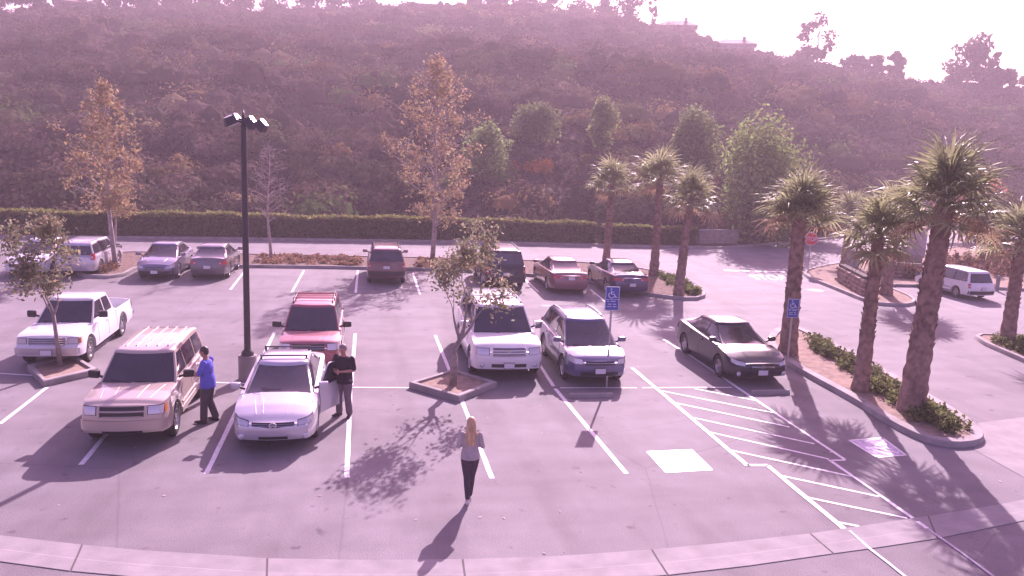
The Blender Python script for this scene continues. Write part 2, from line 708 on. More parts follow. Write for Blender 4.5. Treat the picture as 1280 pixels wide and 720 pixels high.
        if s.get('rearglass', True):
            r0, r1 = s.get('rg', (.12, .93))
            MB().grid(lambda u, v: c.gh(lerp(r0 - .03, r1 + .03, v), 'b', lerp(1 - a, -1 + a, u), .004), 8, 6
                      ).build('rear_window_seal', BLK, c.cab, True)
            glass('rear_window', lambda u, v: c.gh(lerp(r0, r1, v), 'b', lerp(1 - a * 1.6, -1 + a * 1.6, u), .009))
        for side in 'lr':
            xa_, xz_ = s['xcf'], s['xcr']

            def rng_(t, w0, w1, m0=.05, m1=.05):
                q0 = c.xq(t, w0)
                q1 = c.xq(t, w1)
                lim = m0 / abs(s['xcf'] - s['xcr'])
                lim1 = m1 / abs(s['xcf'] - s['xcr'])
                return max(q0, lim * 2.0), min(q1, 1 - lim1 * 2.0)
            # continuous dark band behind the panes, then panes
            w = s['win']
            MB().grid(lambda u, v: c.gh(lerp(.10, .95, v), side, lerp(*rng_(lerp(.10, .95, v), w[0][0] + .02, w[-1][1] - .02, .04, .04), u), .004),
                      16, 6, side == 'r').build('window_surround', BLK if s.get('darkpillar', True) else c.paint, c.cab, True)
            for (w0, w1) in w:
                glass('side_window', lambda u, v: c.gh(lerp(.14, .91, v), side,
                      lerp(*rng_(lerp(.14, .91, v), w0, w1), u), .010), 8, 6, side == 'r')
        rails = s.get('rails')
        if rails:
            for sg in (1, -1):
                xs = np.linspace(s['xrf'] - .22, s['xrr'] + .2, 12)
                pts = []
                for i, x in enumerate(xs):
                    e = min(i, len(xs) - 1 - i)
                    pts.append((x, sg * (s['gt'] - .07), c.roofz(x) - .02 + (.0 if e == 0 else .055)))
                MB().tube(pts, .022, 6).build('roof_rail', rails, c.cab, True)
        for x in s.get('crossbars', []):
            m_ = MB().tube([(x, -s['gt'] + .02, c.H + .045), (x, s['gt'] - .02, c.H + .045)], .020, 6)
            for sg in (1, -1):
                m_.box((x, sg * (s['gt'] - .05), c.H - .0), (.07, .05, .10))
            m_.build('crossbar', s.get('barmat', BLK), c.cab)
        for i in range(s.get('ribs', 0)):
            y = lerp(-s['gt'] * .7, s['gt'] * .7, i / (s['ribs'] - 1))
            pts = [(x, y, c.roofz(x) - .005 + .0) for x in np.linspace(s['xrf'] - .35, s['xrr'] + .25, 6)]
            m_ = MB()
            for p, q in zip(pts[:-1], pts[1:]):
                d = Vector(q) - Vector(p)
                m_.box((Vector(p) + Vector(q)) / 2 + Vector((0, 0, .008)), (d.length, .035, .02))
            m_.build('roof_rib', s.get('ribmat', c.paint), c.cab)

    def wheels(c):
        r_ = c.rw
        w = .215
        hw = c.W / 2 - .015
        if 'tyre' not in MESH:
            t = MB().lathe([(.60, -.40), (.80, -.46), (.93, -.47), (.985, -.38), (1, -.2), (1, .2), (.985, .38), (.93, .47), (.80, .46), (.60, .40)], 28, 'Y', cap=False)
            t.lathe([(.60, .40), (.60, -.40)], 28, 'Y', cap=False)
            MESH['tyre'] = mesh(t.v, t.f, 'tyre', True, 40)
            MESH['tyre'].materials.append(RUB)
            t = MB().lathe([(.61, .30), (.64, .42), (.60, .44), (.56, .30), (.52, .16), (.0001, .14)], 28, 'Y', cap=False)
            for k in range(5):
                a0 = 2 * math.pi * k / 5
                d = Vector((math.cos(a0), 0, math.sin(a0)))
                e = Vector((-math.sin(a0), 0, math.cos(a0)))
                vs = []
                for rr, hw_, yy in ((.08, .13, .38), (.56, .085, .34)):
                    for sgn in (-1, 1):
                        for yo in (0, -.14):
                            q = d * rr + e * hw_ * sgn
                            vs.append((q.x, yy + yo, q.z))
                t.add(vs, [(0, 2, 6, 4), (0, 4, 5, 1), (2, 3, 7, 6), (4, 6, 7, 5)])
            t.lathe([(.13, .30), (.13, .40), (.0001, .41)], 12, 'Y', cap=False)
            MESH['rim'] = mesh(t.v, t.f, 'rim', True, 30)
            MESH['rim'].materials.append(RIM)
        c.wheel_objs = []
        for x in (c.wf, c.wr):
            for sg in (1, -1):
                o = link('wheel', MESH['tyre'], None, c.root, (x, sg * (hw - w * .5), r_), (0, 0, 0 if sg > 0 else math.pi))
                o.scale = (r_, w, r_)
                q = link('rim', MESH['rim'], None, o)
                c.wheel_objs.append(o)
                # dark well
        for x in (c.wf, c.wr):
            MB().box((x, 0, r_ + .12), (2 * r_ + .1, c.W - .62, 2 * r_ * .55)).build('wheel_well', BLK, c.root)

    def patch(c, name, m, end, s0, s1, z0, z1, off=.008, parent=None, nu=8, nv=4, fn0=None):
        def fn(u, v):
            s_ = lerp(s0, s1, u)
            a, b = z0, z1
            if callable(z0):
                a = z0(u)
            if callable(z1):
                b = z1(u)
            return c.skin(s_, end, lerp(a, b, v), off)
        flip = (end > 0) != (s1 > s0)
        o = MB().grid(fn, nu, nv, flip)
        # rim of the panel so that it has thickness
        return o.build(name, m, parent or c.b, True)

    def details(c):
        s = c.sp
        h = c.L / 2
        hl = s.get('head')
        if hl:
            for sg in (1, -1):
                a, b, z0, z1 = hl['s0'], hl['s1'], hl['z0'], hl['z1']
                sl_ = hl.get('slope', 0)
                o = c.patch('headlight', BLK, 1, sg * a, sg * b, lambda u: z0 - .012 + sl_ * u * .6, lambda u: z1 + .012 + sl_ * u, .006)
                c.patch('lamp_lens', LENS, 1, sg * (a + .015), sg * (b - .02), lambda u: z0 + sl_ * u * .6, lambda u: z1 + sl_ * u, .014, o)
                if hl.get('amber'):
                    c.patch('turn_signal', AMBER, 1, sg * (b - .0), sg * (b + .09), lambda u: z0 + .01, lambda u: z1 - .01, .014, o)
        gr = s.get('grille')
        if gr:
            w, z0, z1 = gr['w'], gr['z0'], gr['z1']
            g = c.patch('grille', gr.get('mat', BLK), 1, w, -w, lambda u: z0 + gr.get('v', 0) * abs(2 * u - 1), z1, .010, nu=12)
            nb = gr.get('bars', 2)
            for i in range(nb):
                z = lerp(z0, z1, (i + 1) / (nb + 1))
                m_ = MB().tube([c.skin(lerp(-w, w, k / 10) * .98, 1, z, .018) for k in range(11)], gr.get('br', .012), 5)
                m_.build('grille_bar', gr.get('barmat', CHROME), g)
            fr = gr.get('frame')
            if fr:
                pts = [c.skin(lerp(-w, w, k / 10), 1, z1, .016) for k in range(11)]
                pts += [c.skin(lerp(w, -w, k / 10), 1, z0 + gr.get('v', 0) * abs(1 - 2 * k / 10), .016) for k in range(11)]
                pts.append(pts[0])
                MB().tube(pts, .016, 5).build('grille_frame', fr, g)
            bd = gr.get('badge')
            if bd:
                p = c.skin(0, 1, lerp(z0, z1, .5), .03)
                if bd == 'ring':
                    q = [(p.x, p.y + .075 * math.cos(t), p.z + .055 * math.sin(t)) for t in np.linspace(0, 2 * math.pi, 15)]
                    MB().tube(q, .012, 5).tube([(p.x, -.09, p.z), (p.x, .09, p.z)], .012, 5).build('emblem', CHROME, g)
                elif bd == 'ovals':
                    q = [(p.x, .08 * math.cos(t), p.z + .05 * math.sin(t)) for t in np.linspace(0, 2 * math.pi, 15)]
                    q2 = [(p.x, .03 * math.cos(t), p.z + .045 * math.sin(t)) for t in np.linspace(0, 2 * math.pi, 11)]
                    q3 = [(p.x, .055 * math.cos(t), p.z + .02 + .02 * math.sin(t)) for t in np.linspace(0, 2 * math.pi, 11)]
                    MB().tube(q, .009, 5).tube(q2, .008, 5).tube(q3, .008, 5).build('emblem', CHROME, g)
                elif bd == 'letter_a':
                    MB().tube([(p.x, -.05, p.z - .05), (p.x, -.02, p.z + .05), (p.x, .02, p.z + .05), (p.x, .05, p.z - .05)], .010, 5
                              ).tube([(p.x, -.03, p.z - .012), (p.x, .03, p.z - .012)], .008, 5).build('emblem', CHROME, g)
        for (w, z0, z1, m_) in s.get('intake', []):
            c.patch('lower_intake', m_, 1, w, -w, z0, z1, .008, nu=12)
        for (s0, s1, z0, z1, m_) in s.get('trimF', []):
            c.patch('front_bumper', m_, 1, s1, s0, z0, z1, .022, nu=16)
        for (s0, s1, z0, z1, m_) in s.get('trimR', []):
            c.patch('rear_bumper', m_, -1, s1, s0, z0, z1, .022, nu=16)
        for (ss, z) in s.get('fog', []):
            for sg in (1, -1):
                p = c.skin(sg * ss, 1, z, .012)
                M_ = Matrix.Rotation(R(90), 3, 'Y')
                mb = MB().lathe([(.062, -.02), (.07, .0), (.055, .012), (.0001, .016)], 12, 'Z', cap=False)
                mb.v = [tuple(M_ @ Vector(q) + p) for q in mb.v]
                mb.build('fog_lamp', LENS, c.b, True)
        tl = s.get('tailamp')
        if tl:
            for sg in (1, -1):
                a, b, z0, z1 = tl
                o = c.patch('tail_lamp', RED, -1, sg * a, sg * b, z0, z1, .014)
                c.patch('reverse_lens', LENS, -1, sg * (a + .02), sg * (a + .09), lerp(z0, z1, .3), lerp(z0, z1, .55), .018, o)
        if s.get('platef'):
            z = s['platef']
            p = c.skin(0, 1, z, .03)
            fr = MB().box(p, (.012, .315, .165)).build('plate_frame', BLK, c.root)
            MB().box(p + Vector((.009, 0, 0)), (.008, .295, .145)).build('license_plate', PLATE, fr)
        if s.get('plater'):
            z = s['plater']
            p = c.skin(0, -1, z, .03)
            fr = MB().box(p, (.012, .315, .165)).build('plate_frame', BLK, c.root)
            MB().box(p - Vector((.009, 0, 0)), (.008, .295, .145)).build('license_plate', PLATE, fr)
        # mirrors
        for sg in (1, -1):
            x = s['xcf'] - s.get('mx', .42)
            z = c.top(x) + s.get('mz', .07)
            ms = s.get('msz', (.13, .22, .15))
            m_ = MB().box((0, 0, 0), ms, bev=.04)
            y = s['gb'] + .05 + ms[1] / 2 + .04
            o = m_.build('wing_mirror', s.get('mirrormat', c.paint), c.root, True, 50, loc=(x, sg * y, z + .02), rot=(0, 0, sg * R(12)))
            MB().box((ms[0] * -.5 - .004, 0, 0), (.01, ms[1] * .8, ms[2] * .75)).build('mirror_glass', CHROME, o)
            MB().tube([(0, -sg * ms[1] * .3, -.03), (-.0, -sg * (ms[1] / 2 + .10), -.07)], .03, 6).build('mirror_arm', BLK, o)
        # door shut lines and handles
        for sg in (1, -1):
            for xd in s.get('seams', []):
                zt = c.top(xd) - .065
                zb0 = c.sill + .09
                for xw in (c.wf, c.wr):
                    Ra = c.rw + .08
                    if abs(xd - xw) < Ra:
                        zb0 = c.rw + math.sqrt(Ra * Ra - (xd - xw) ** 2) + .02
                pts = [(xd, sg * (c.P(xd) * c.fz(z) - .0015), z) for z in np.linspace(zb0, zt, 7)]
                MB().tube(pts, .006, 4).build('door_seam', BLK, c.b)
            for xh in s.get('handles', []):
                z = c.top(xh) - .17
                MB().box((xh, sg * (c.P(xh) * c.fz(z) + .018), z), (.17, .03, .032), bev=.008
                         ).build('door_handle', s.get('handlemat', c.paint), c.b)
            st = s.get('strip')
            if st:
                za, m_ = st
                pts = [(x, sg * (c.P(x) * c.fz(za) + .004), za) for x in np.linspace(c.wf - c.rw - .12, c.wr + c.rw + .12, 8)]
                MB().tube(pts, .022, 5).build('side_moulding', m_, c.b)
        for hx in s.get('hoodlines', []):
            for sg in (1, -1):
                pts = []
                for k in range(7):
                    x = lerp(s['xcf'] + .1, h - .25, k / 6)
                    y = sg * lerp(hx, hx * .8, k / 6)
                    pts.append((x, y, c.top(x) - .055 * (abs(y) / c.P(x)) ** 3 - .002))
                MB().tube(pts, .005, 4).build('hood_crease', s.get('hoodmat', c.paint), c.b)
        # wipers
        for y0 in (-.12, .42):
            a = c.gh(.03, 'f', (y0) / s['gb'], .03)
            b = c.gh(.10, 'f', (y0 - .45) / s['gb'], .02)
            MB().tube([a, b], .010, 4).build('wiper', BLK, c.cab)


def sp_get(d, k, v):
    return d.get(k, v)


MESH = {}


# ------------------------------------------------------------------ people
def limb(mb, pts, n=14, capk=1.0):
    """pts: list of (pos, r_side, r_front); side axis supplied per list"""
    pos = [Vector(q[0]) for q in pts]
    rings = []
    for i, q in enumerate(pts):
        d = (pos[min(i + 1, len(pos) - 1)] - pos[max(i - 1, 0)]).normalized()
        side = Vector(q[3]) if len(q) > 3 else Vector((0, 1, 0))
        side = side - d * side.dot(d)
        if side.length < .1:
            side = Vector((1, 0, 0)) - d * d.x
        side.normalize()
        fr = d.cross(side)
        rings.append([pos[i] + side * q[1] * math.cos(t) + fr * q[2] * math.sin(t) for t in [2 * math.pi * j / n for j in range(n)]])
    vs = [w for r_ in rings for w in r_]
    fs = []
    for i in range(len(rings) - 1):
        for j in range(n):
            fs.append((i * n + j, i * n + (j + 1) % n, (i + 1) * n + (j + 1) % n, (i + 1) * n + j))
    # rounded ends
    for e, idx, sgn in ((0, 0, -1), (len(rings) - 1, len(rings) - 1, 1)):
        d = (pos[1] - pos[0]).normalized() if e == 0 else (pos[-1] - pos[-2]).normalized()
        r_ = (pts[idx][1] + pts[idx][2]) / 2
        k = len(vs)
        mid = [pos[idx] + (w - pos[idx]) * .7 + d * sgn * r_ * .6 * capk for w in rings[idx]]
        vs += mid
        for j in range(n):
            q = (idx * n + j, idx * n + (j + 1) % n, k + (j + 1) % n, k + j)
            fs.append(q if sgn > 0 else q[::-1])
        vs.append(pos[idx] + d * sgn * r_ * .9 * capk)
        t = len(vs) - 1
        for j in range(n):
            q = (k + j, k + (j + 1) % n, t)
            fs.append(q if sgn > 0 else q[::-1])
    mb.add(vs, fs)


def ball(mb, c, r_, M=None):
    n, m_ = 14, 9
    vs = []
    for i in range(m_ + 1):
        a = math.pi * i / m_
        for j in range(n):
            b = 2 * math.pi * j / n
            v = Vector((r_[0] * math.sin(a) * math.cos(b), r_[1] * math.sin(a) * math.sin(b), r_[2] * math.cos(a)))
            if M is not None:
                v = M @ v
            vs.append(Vector(c) + v)
    fs = [(i * n + j, (i + 1) * n + j, (i + 1) * n + (j + 1) % n, i * n + (j + 1) % n) for i in range(m_) for j in range(n)]
    mb.add(vs, fs)


def fuse(mb, name, m, parent, voxel, smooth_it=4, slip=None):
    me = mesh(mb.v, mb.f, name)
    bm = bmesh.new()
    bm.from_mesh(me)
    bmesh.ops.remove_doubles(bm, verts=bm.verts, dist=1e-5)
    bm.to_mesh(me)
    bm.free()
    o = bpy.data.objects.new(name, me)
    COL.objects.link(o)
    r_ = o.modifiers.new('remesh', 'REMESH')
    r_.mode = 'VOXEL'
    r_.voxel_size = voxel
    s_ = o.modifiers.new('smooth', 'SMOOTH')
    s_.iterations = smooth_it
    s_.factor = .5
    dg = bpy.context.evaluated_depsgraph_get()
    me2 = bpy.data.meshes.new_from_object(o.evaluated_get(dg))
    bpy.data.objects.remove(o)
    me2.shade_smooth()
    me2.materials.clear()
    me2.name = name
    return link(name, me2, m, parent)


def hand(mb, wrist, d, side, curl=.5, scale=1.0):
    """palm plus five separate bent fingers; d = pointing direction, side = towards the thumb"""
    d = Vector(d).normalized()
    side = Vector(side)
    side = (side - d * side.dot(d)).normalized()
    nrm = d.cross(side)
    w = Vector(wrist)
    limb(mb, [(w, .027 * scale, .021 * scale, side), (w + d * .045 * scale, .038 * scale, .017 * scale, side), (w + d * .09 * scale, .041 * scale, .014 * scale, side)], 10)
    for k, (o_, ln) in enumerate(((.030, .068), (.011, .076), (-.010, .070), (-.029, .056))):
        p = w + d * .088 * scale + side * o_ * scale
        a = curl
        p1 = p + (d * math.cos(a * .5) + nrm * math.sin(a * .5)) * ln * .5 * scale
        p2 = p1 + (d * math.cos(a * 1.6) + nrm * math.sin(a * 1.6)) * ln * .5 * scale
        limb(mb, [(p, .0095 * scale, .0095 * scale, side), (p1, .0088 * scale, .0088 * scale, side), (p2, .0075 * scale, .0075 * scale, side)], 8)
    t = w + d * .03 * scale + side * .03 * scale
    t1 = t + (d * .6 + side * .7 + nrm * .2).normalized() * .04 * scale
    t2 = t1 + (d * .9 + side * .2 + nrm * .4).normalized() * .032 * scale
    limb(mb, [(t, .013 * scale, .013 * scale, side), (t1, .011 * scale, .011 * scale, side), (t2, .009 * scale, .009 * scale, side)], 8)


def person(label, loc, rz, H, J, col, female=False, hairm=None, long_hair=False, bald=False, sleeve='short', shirt_hem=.0):
    k = H / 1.75
    root = thing('person', label, 'person', (loc[0], loc[1], 0), rz)
    root.scale = (k, k, k)
    skin = mat('skin_' + col['skin_name'], col['skin'], rough=.55, spec=.4, var=.08, scale=20)
    b = MB()
    V = Vector
    sw = .18 if female else .205
    hw = .095
    pel, chest, neck, head = V(J['pelvis']), V(J['chest']), V(J['neck']), V(J['head'])
    fat = J.get('fat', 1.0)
    Y = (0, 1, 0)
    torso = [(pel + V((0, 0, -.06)), .15, .10 * fat, Y), (pel + V((0, 0, .04)), .165 * (1.02 if female else 1), .115 * fat, Y),
             (lerp(pel, chest, .45), .125 if female else .15 * fat, .095 * fat, Y), (chest, .155 if female else .175, .11 * fat, Y),
             (lerp(chest, neck, .6), .15 if female else .18, .095, Y), (lerp(chest, neck, .88), .09, .07, Y)]
    limb(b, torso, 18)
    limb(b, [(lerp(chest, neck, .8), .062, .062, Y), (neck, .055, .058, Y), (lerp(neck, head, .6), .052, .056, Y)], 12)
    HM = Matrix.Rotation(J.get('yaw', 0), 3, 'Z') @ Matrix.Rotation(J.get('nod', 0), 3, 'Y')
    ball(b, head + V((0, 0, .025)), (.098, .078, .103), HM)
    ball(b, head + HM @ V((.022, 0, -.045)), (.070, .058, .078), HM)
    ball(b, head + HM @ V((.098, 0, -.012)), (.018, .014, .026), HM)          # nose
    for sg in (1, -1):
        ball(b, head + HM @ V((-.005, sg * .080, -.008)), (.020, .012, .033), HM)   # ears
    ball(b, head + HM @ V((.078, 0, .035)), (.022, .055, .012), HM)
    for s_ in ('L', 'R'):
        sg = 1 if s_ == 'L' else -1
        sh, el, wr = V(J['sh' + s_]), V(J['el' + s_]), V(J['wr' + s_])
        th = .86 if female else 1.0
        limb(b, [(sh, .055 * th, .055 * th), (lerp(sh, el, .5), .047 * th, .047 * th), (el, .039 * th, .040 * th)], 12)
        limb(b, [(el, .040 * th, .040 * th), (lerp(el, wr, .3), .041 * th, .039 * th), (wr, .027 * th, .023 * th)], 12)
        hand(b, wr, J['hd' + s_], J['hs' + s_], J.get('curl', .6), .95 if female else 1.05)
        hp, kn, an, to = V(J['hp' + s_]), V(J['kn' + s_]), V(J['an' + s_]), V(J['to' + s_])
        lg = 1.0 if female else 1.05
        limb(b, [(hp, .092 * lg, .098 * lg), (lerp(hp, kn, .45), .078 * lg, .082 * lg), (kn, .053 * lg, .056 * lg)], 14)
        limb(b, [(kn, .052 * lg, .055 * lg), (lerp(kn, an, .3), .052 * lg, .056 * lg), (an, .034, .037)], 14)
        limb(b, [(an + V((-.02, 0, -.02)), .036, .036, Y), (lerp(an, to, .6) + V((0, 0, -.01)), .042, .026, Y), (to, .035, .018, Y)], 10)
    body = fuse(b, 'body', skin, root, .0105)
    # eyes and mouth
    em = mat('eye_dark', (.03, .02, .02), rough=.2)
    for sg in (1, -1):
        e = MB()
        ball(e, head + HM @ V((.088, sg * .031, .016)), (.009, .013, .009), HM)
        e.build('eye', em, body, True)
    e = MB()
    ball(e, head + HM @ V((.086, 0, -.058)), (.008, .024, .006), HM)
    e.build('mouth', mat('lip', (.35, .13, .12), rough=.5), body, True)
    # shirt
    t = MB()
    hem = pel + V((0, 0, shirt_hem))
    e_ = .018
    limb(t, [(hem, .192 if female else .222, .128 * fat + e_ + .012, Y), (pel + V((0, 0, .06)), (.165 if female else .19) + e_, .118 * fat + e_, Y), (lerp(pel, chest, .5), (.135 if female else .155 * fat) + e_, .10 * fat + e_, Y),
             (chest, (.158 if female else .18) + e_, .112 * fat + e_, Y), (lerp(chest, neck, .6), (.155 if female else .188) + e_ * .6, .10 + e_ * .6, Y), (lerp(chest, neck, .9), .085, .072, Y)], 18, .12)
    for s_ in ('L', 'R'):
        sh, el, wr = V(J['sh' + s_]), V(J['el' + s_]), V(J['wr' + s_])
        if sleeve == 'short':
            limb(t, [(sh, .068, .068), (lerp(sh, el, .5), .068, .068), (lerp(sh, el, .86), .070, .070)], 12)
        else:
            limb(t, [(sh, .060, .060), (lerp(sh, el, .5), .055, .055), (el, .051, .051), (lerp(el, wr, .5), .046, .046), (lerp(el, wr, .9), .036, .036)], 12)
    fuse(t, 'shirt', mat(col['shirt_name'], col['shirt'], rough=.9, spec=.15, var=.12, scale=9, bump=.3, bscale=14), root, .013, 3)
    # trousers
    t = MB()
    limb(t, [(pel + V((0, 0, -.10)), .155, .11 * fat, Y), (pel + V((0, 0, .0)), .172, .122 * fat, Y), (pel + V((0, 0, .09)), .165, .118 * fat, Y)], 16)
    loose = .006 if female else .022
    for s_ in ('L', 'R'):
        hp, kn, an = V(J['hp' + s_]), V(J['kn' + s_]), V(J['an' + s_])
        limb(t, [(hp, .098 + loose, .105 + loose), (lerp(hp, kn, .5), .084 + loose, .088 + loose), (kn, .060 + loose, .063 + loose),
                 (lerp(kn, an, .35), .058 + loose, .062 + loose), (lerp(kn, an, .96), (.042 if female else .058) + loose, (.045 if female else .06) + loose)], 14)
    fuse(t, 'trousers', mat(col['trouser_name'], col['trouser'], rough=.9, spec=.12, var=.15, scale=8, bump=.3, bscale=12), root, .013, 3)
    # shoes
    for s_ in ('L', 'R'):
        an, to = V(J['an' + s_]), V(J['to' + s_])
        t = MB()
        d = (to - an)
        d.z = 0
        d.normalize()
        z = V((0, 0, 1))
        lift = min(an.z, to.z + .06) - .085
        heel = V((an.x, an.y, an.z - .055)) - d * .05
        limb(t, [(heel, .040, .045, Y), (V((an.x, an.y, an.z - .045)) + d * .05, .046, .045, Y), (V(to) + V((0, 0, .008)), .045, .030, Y), (V(to) + d * .035, .034, .022, Y)], 12)
        fuse(t, 'shoe', mat(col['shoe_name'], col['shoe'], rough=.6), root, .012, 2)
    # hair
    if hairm is not None:
        t = MB()
        if long_hair:
            ball(t, head + HM @ V((-.012, 0, .040)), (.108, .090, .106), HM)
            limb(t, [(head + HM @ V((-.035, 0, .06)), .085, .085, Y), (head + HM @ V((-.065, 0, -.05)), .098, .065, Y),
                     (head + V((-.085, 0, -.16)), .112, .050, Y), (head + V((-.105, 0, -.28)), .105, .038, Y), (head + V((-.115, 0, -.38)), .070, .024, Y)], 14)
            for q in range(9):
                y = -.085 + .17 * q / 8
                limb(t, [(head + V((-.08, y * .8, -.02)), .022, .022, Y), (head + V((-.125, y, -.16)), .022, .02, Y), (head + V((-.135, y * .95, -.30)), .018, .016, Y),
                         (head + V((-.125 + .01 * math.sin(q * 2), y * .8, -.41 - .03 * math.sin(q * 1.7))), .008, .008, Y)], 8)
        else:
            ball(t, head + HM @ V((-.020, 0, .052)), (.098, .086, .088 if not bald else .080), HM)
            ball(t, head + HM @ V((-.050, 0, .01)), (.066, .083, .085), HM)
        fuse(t, 'hair', hairm, root, .012 if not long_hair else .009, 2)
    return root


# ------------------------------------------------------------------ setting
def poly_area(p):
    return sum(a[0] * b[1] - b[0] * a[1] for a, b in zip(p, p[1:] + p[:1])) / 2


def ccw(p):
    p = [tuple(q) for q in p]
    return p if poly_area(p) > 0 else p[::-1]


def chaikin(p, it=1):
    for _ in range(it):
        q = []
        for a, b in zip(p, p[1:] + p[:1]):
            q.append((a[0] * .75 + b[0] * .25, a[1] * .75 + b[1] * .25))
            q.append((a[0] * .25 + b[0] * .75, a[1] * .25 + b[1] * .75))
        p = q
    return p


def inset(p, d):
    out = []
    n = len(p)
    for i in range(n):
        a, b, c_ = Vector(p[i - 1]), Vector(p[i]), Vector(p[(i + 1) % n])
        e1, e2 = (b - a).normalized(), (c_ - b).normalized()
        n1, n2 = Vector((-e1.y, e1.x)), Vector((-e2.y, e2.x))
        m_ = (n1 + n2)
        if m_.length < 1e-4:
            m_ = n1
        m_.normalize()
        k = min(2.0, 1 / max(.3, m_.dot(n1)))
        out.append(tuple(b + m_ * d * k))
    return out


def flat_poly(name, p, z, m, parent=None, thick=None):
    """filled polygon, optionally with skirts down"""
    p = ccw(p)
    from mathutils.geometry import tessellate_polygon
    tri = tessellate_polygon([[Vector((x, y, 0)) for x, y in p]])
    fs = []
    for t in tri:
        A = (Vector(p[t[1]]) - Vector(p[t[0]])).cross(Vector(p[t[2]]) - Vector(p[t[0]]))
        fs.append(tuple(t) if A > 0 else tuple(t)[::-1])
    me = mesh([(x, y, z) for x, y in p], fs, name)
    return link(name, me, m, parent)


def kerb_ring(name, p, w, h, parent, m=KERB, z0=-.05):
    p = ccw(p)
    ob = []
    prof = [(0, z0), (.015, h - .03), (.035, h), (w, h), (w, h - .08)]
    rings = [inset(p, d) for d, _ in prof]
    vs = [(q[0], q[1], prof[k][1]) for k, r_ in enumerate(rings) for q in r_]
    n = len(p)
    fs = []
    for k in range(len(prof) - 1):
        for i in range(n):
            j = (i + 1) % n
            fs.append((k * n + i, k * n + j, (k + 1) * n + j, (k + 1) * n + i))
    return link(name, mesh(vs, fs, name, True, 40), m, parent)


def bed(name, p, fillm, label=None, h=.15, w=.17, bev=1):
    p = ccw(chaikin(p, bev)) if bev else ccw(p)
    f = flat_poly(name, inset(p, w * .6), h - .045, fillm)
    tag(f, kind='structure')
    if label:
        f['label'] = label
    k = kerb_ring('kerb', p, w, h, f)
    return f


def strip(name, a, b, w, z, m, parent):
    a, b = Vector(a[:2]), Vector(b[:2])
    d = (b - a).normalized()
    nrm = Vector((-d.y, d.x)) * w / 2
    # slightly ragged edges, worn paint
    k = max(2, int((b - a).length / .45))
    vs = []
    for i in range(k + 1):
        p = a + (b - a) * i / k
        e1, e2 = random.uniform(-.006, .006), random.uniform(-.006, .006)
        q1, q2 = p + nrm * (1 + e1 / w * 2), p - nrm * (1 + e2 / w * 2)
        vs += [(q1.x, q1.y, z), (q2.x, q2.y, z)]
    fs = [(2 * i, 2 * i + 1, 2 * i + 3, 2 * i + 2) for i in range(k)]
    return link(name, mesh(vs, fs, name), m, parent)


# ground: one sheet to the horizon
g = MB()
g.add([(-900, -60, 0), (900, -60, 0), (900, 1500, 0), (-900, 1500, 0)], [(0, 1, 2, 3)])
lot = g.build('asphalt_parking_lot', ASPH)
tag(lot, kind='structure')

ZM = .004
# bay lines (photo: white, 10 cm)
LINES = [[(-8.194, 19.201), (-8.204, 21.995)], [(-8.196, 22.135), (-8.226, 28.756)], [(-5.679, 16.653), (-5.877, 28.519)], [(-3.155, 16.018), (-3.17, 21.646)], [(-3.17, 21.933), (-3.18, 28.042)], [(-0.405, 15.608), (-0.474, 21.532)], [(-0.459, 21.824), (-0.46, 27.915)], [(2.491, 15.343), (2.422, 20.979)], [(2.382, 22.329), (2.291, 27.667)], [(5.339, 15.368), (5.152, 21.296)], [(5.157, 21.522), (5.222, 23.861)], [(-5.906, 36.066), (-6.027, 40.801)], [(-3.283, 35.618), (-3.234, 41.519)], [(-0.58, 35.547), (-0.567, 41.732)], [(2.211, 35.286), (2.192, 41.18)], [(7.703, 36.101), (7.724, 39.84)], [(10.268, 33.735), (10.384, 36.839)], [(10.423, 27.018), (10.533, 24.803)], [(10.533, 24.803), (10.545, 20.766)]]
for a, b in LINES:
    strip('bay_line', a, b, .105, ZM, PAINT, lot)
for a, b in [[(-9.852, 23.303), (-8.754, 23.036)], [(-7.321, 22.834), (-6.973, 22.821)], [(-4.238, 22.269), (-3.253, 22.083)], [(-0.433, 21.64), (1.335, 21.53)], [(5.305, 21.365), (7.526, 21.273)], [(7.69, 21.266), (10.377, 21.193)], [(7.197, 32.955), (7.718, 32.8)]]:
    strip('bay_cross_line', a, b, .075, ZM * 2, PAINT, lot)
# accessible aisle: heavy edge lines, zig-zag and diagonal hatching
for a, b in [[(8.052, 23.326), (8.148, 15.544)], [(8.151, 15.588), (8.621, 15.553)], [(8.603, 15.554), (8.606, 12.565)]]:
    strip('aisle_edge_line', a, b, .115, ZM * 2.5, PAINT, lot)
for a, b in [[(10.533, 20.842), (10.568, 15.73)], [(10.554, 15.708), (10.202, 15.71)], [(10.192, 15.758), (10.209, 13.868)], [(10.209, 13.868), (10.203, 12.451)]]:
    strip('aisle_edge_line', a, b, .085, ZM * 2.5, PAINT, lot)
for a, b in [[(9.199, 21.127), (10.542, 19.968)], [(8.08, 21.023), (10.575, 18.897)], [(8.164, 19.877), (10.386, 17.875)], [(8.149, 18.718), (10.398, 16.725)], [(8.136, 17.673), (10.218, 15.802)], [(8.167, 16.474), (10.194, 14.827)], [(8.642, 14.989), (10.151, 13.835)], [(8.629, 13.925), (10.1, 12.883)], [(8.635, 12.849), (8.956, 12.66)]]:
    strip('hatch_line', a, b, .075, ZM * 1.5, PAINT, lot)
for a, b in [[(8.66, 12.498), (8.631, 11.819)], [(8.631, 11.819), (8.659, 10.839)], [(10.196, 12.42), (10.199, 11.584)], [(10.199, 11.584), (10.145, 10.421)]]:
    strip('faded_hatch_line', a, b, .06, .015, PAINTB, lot)
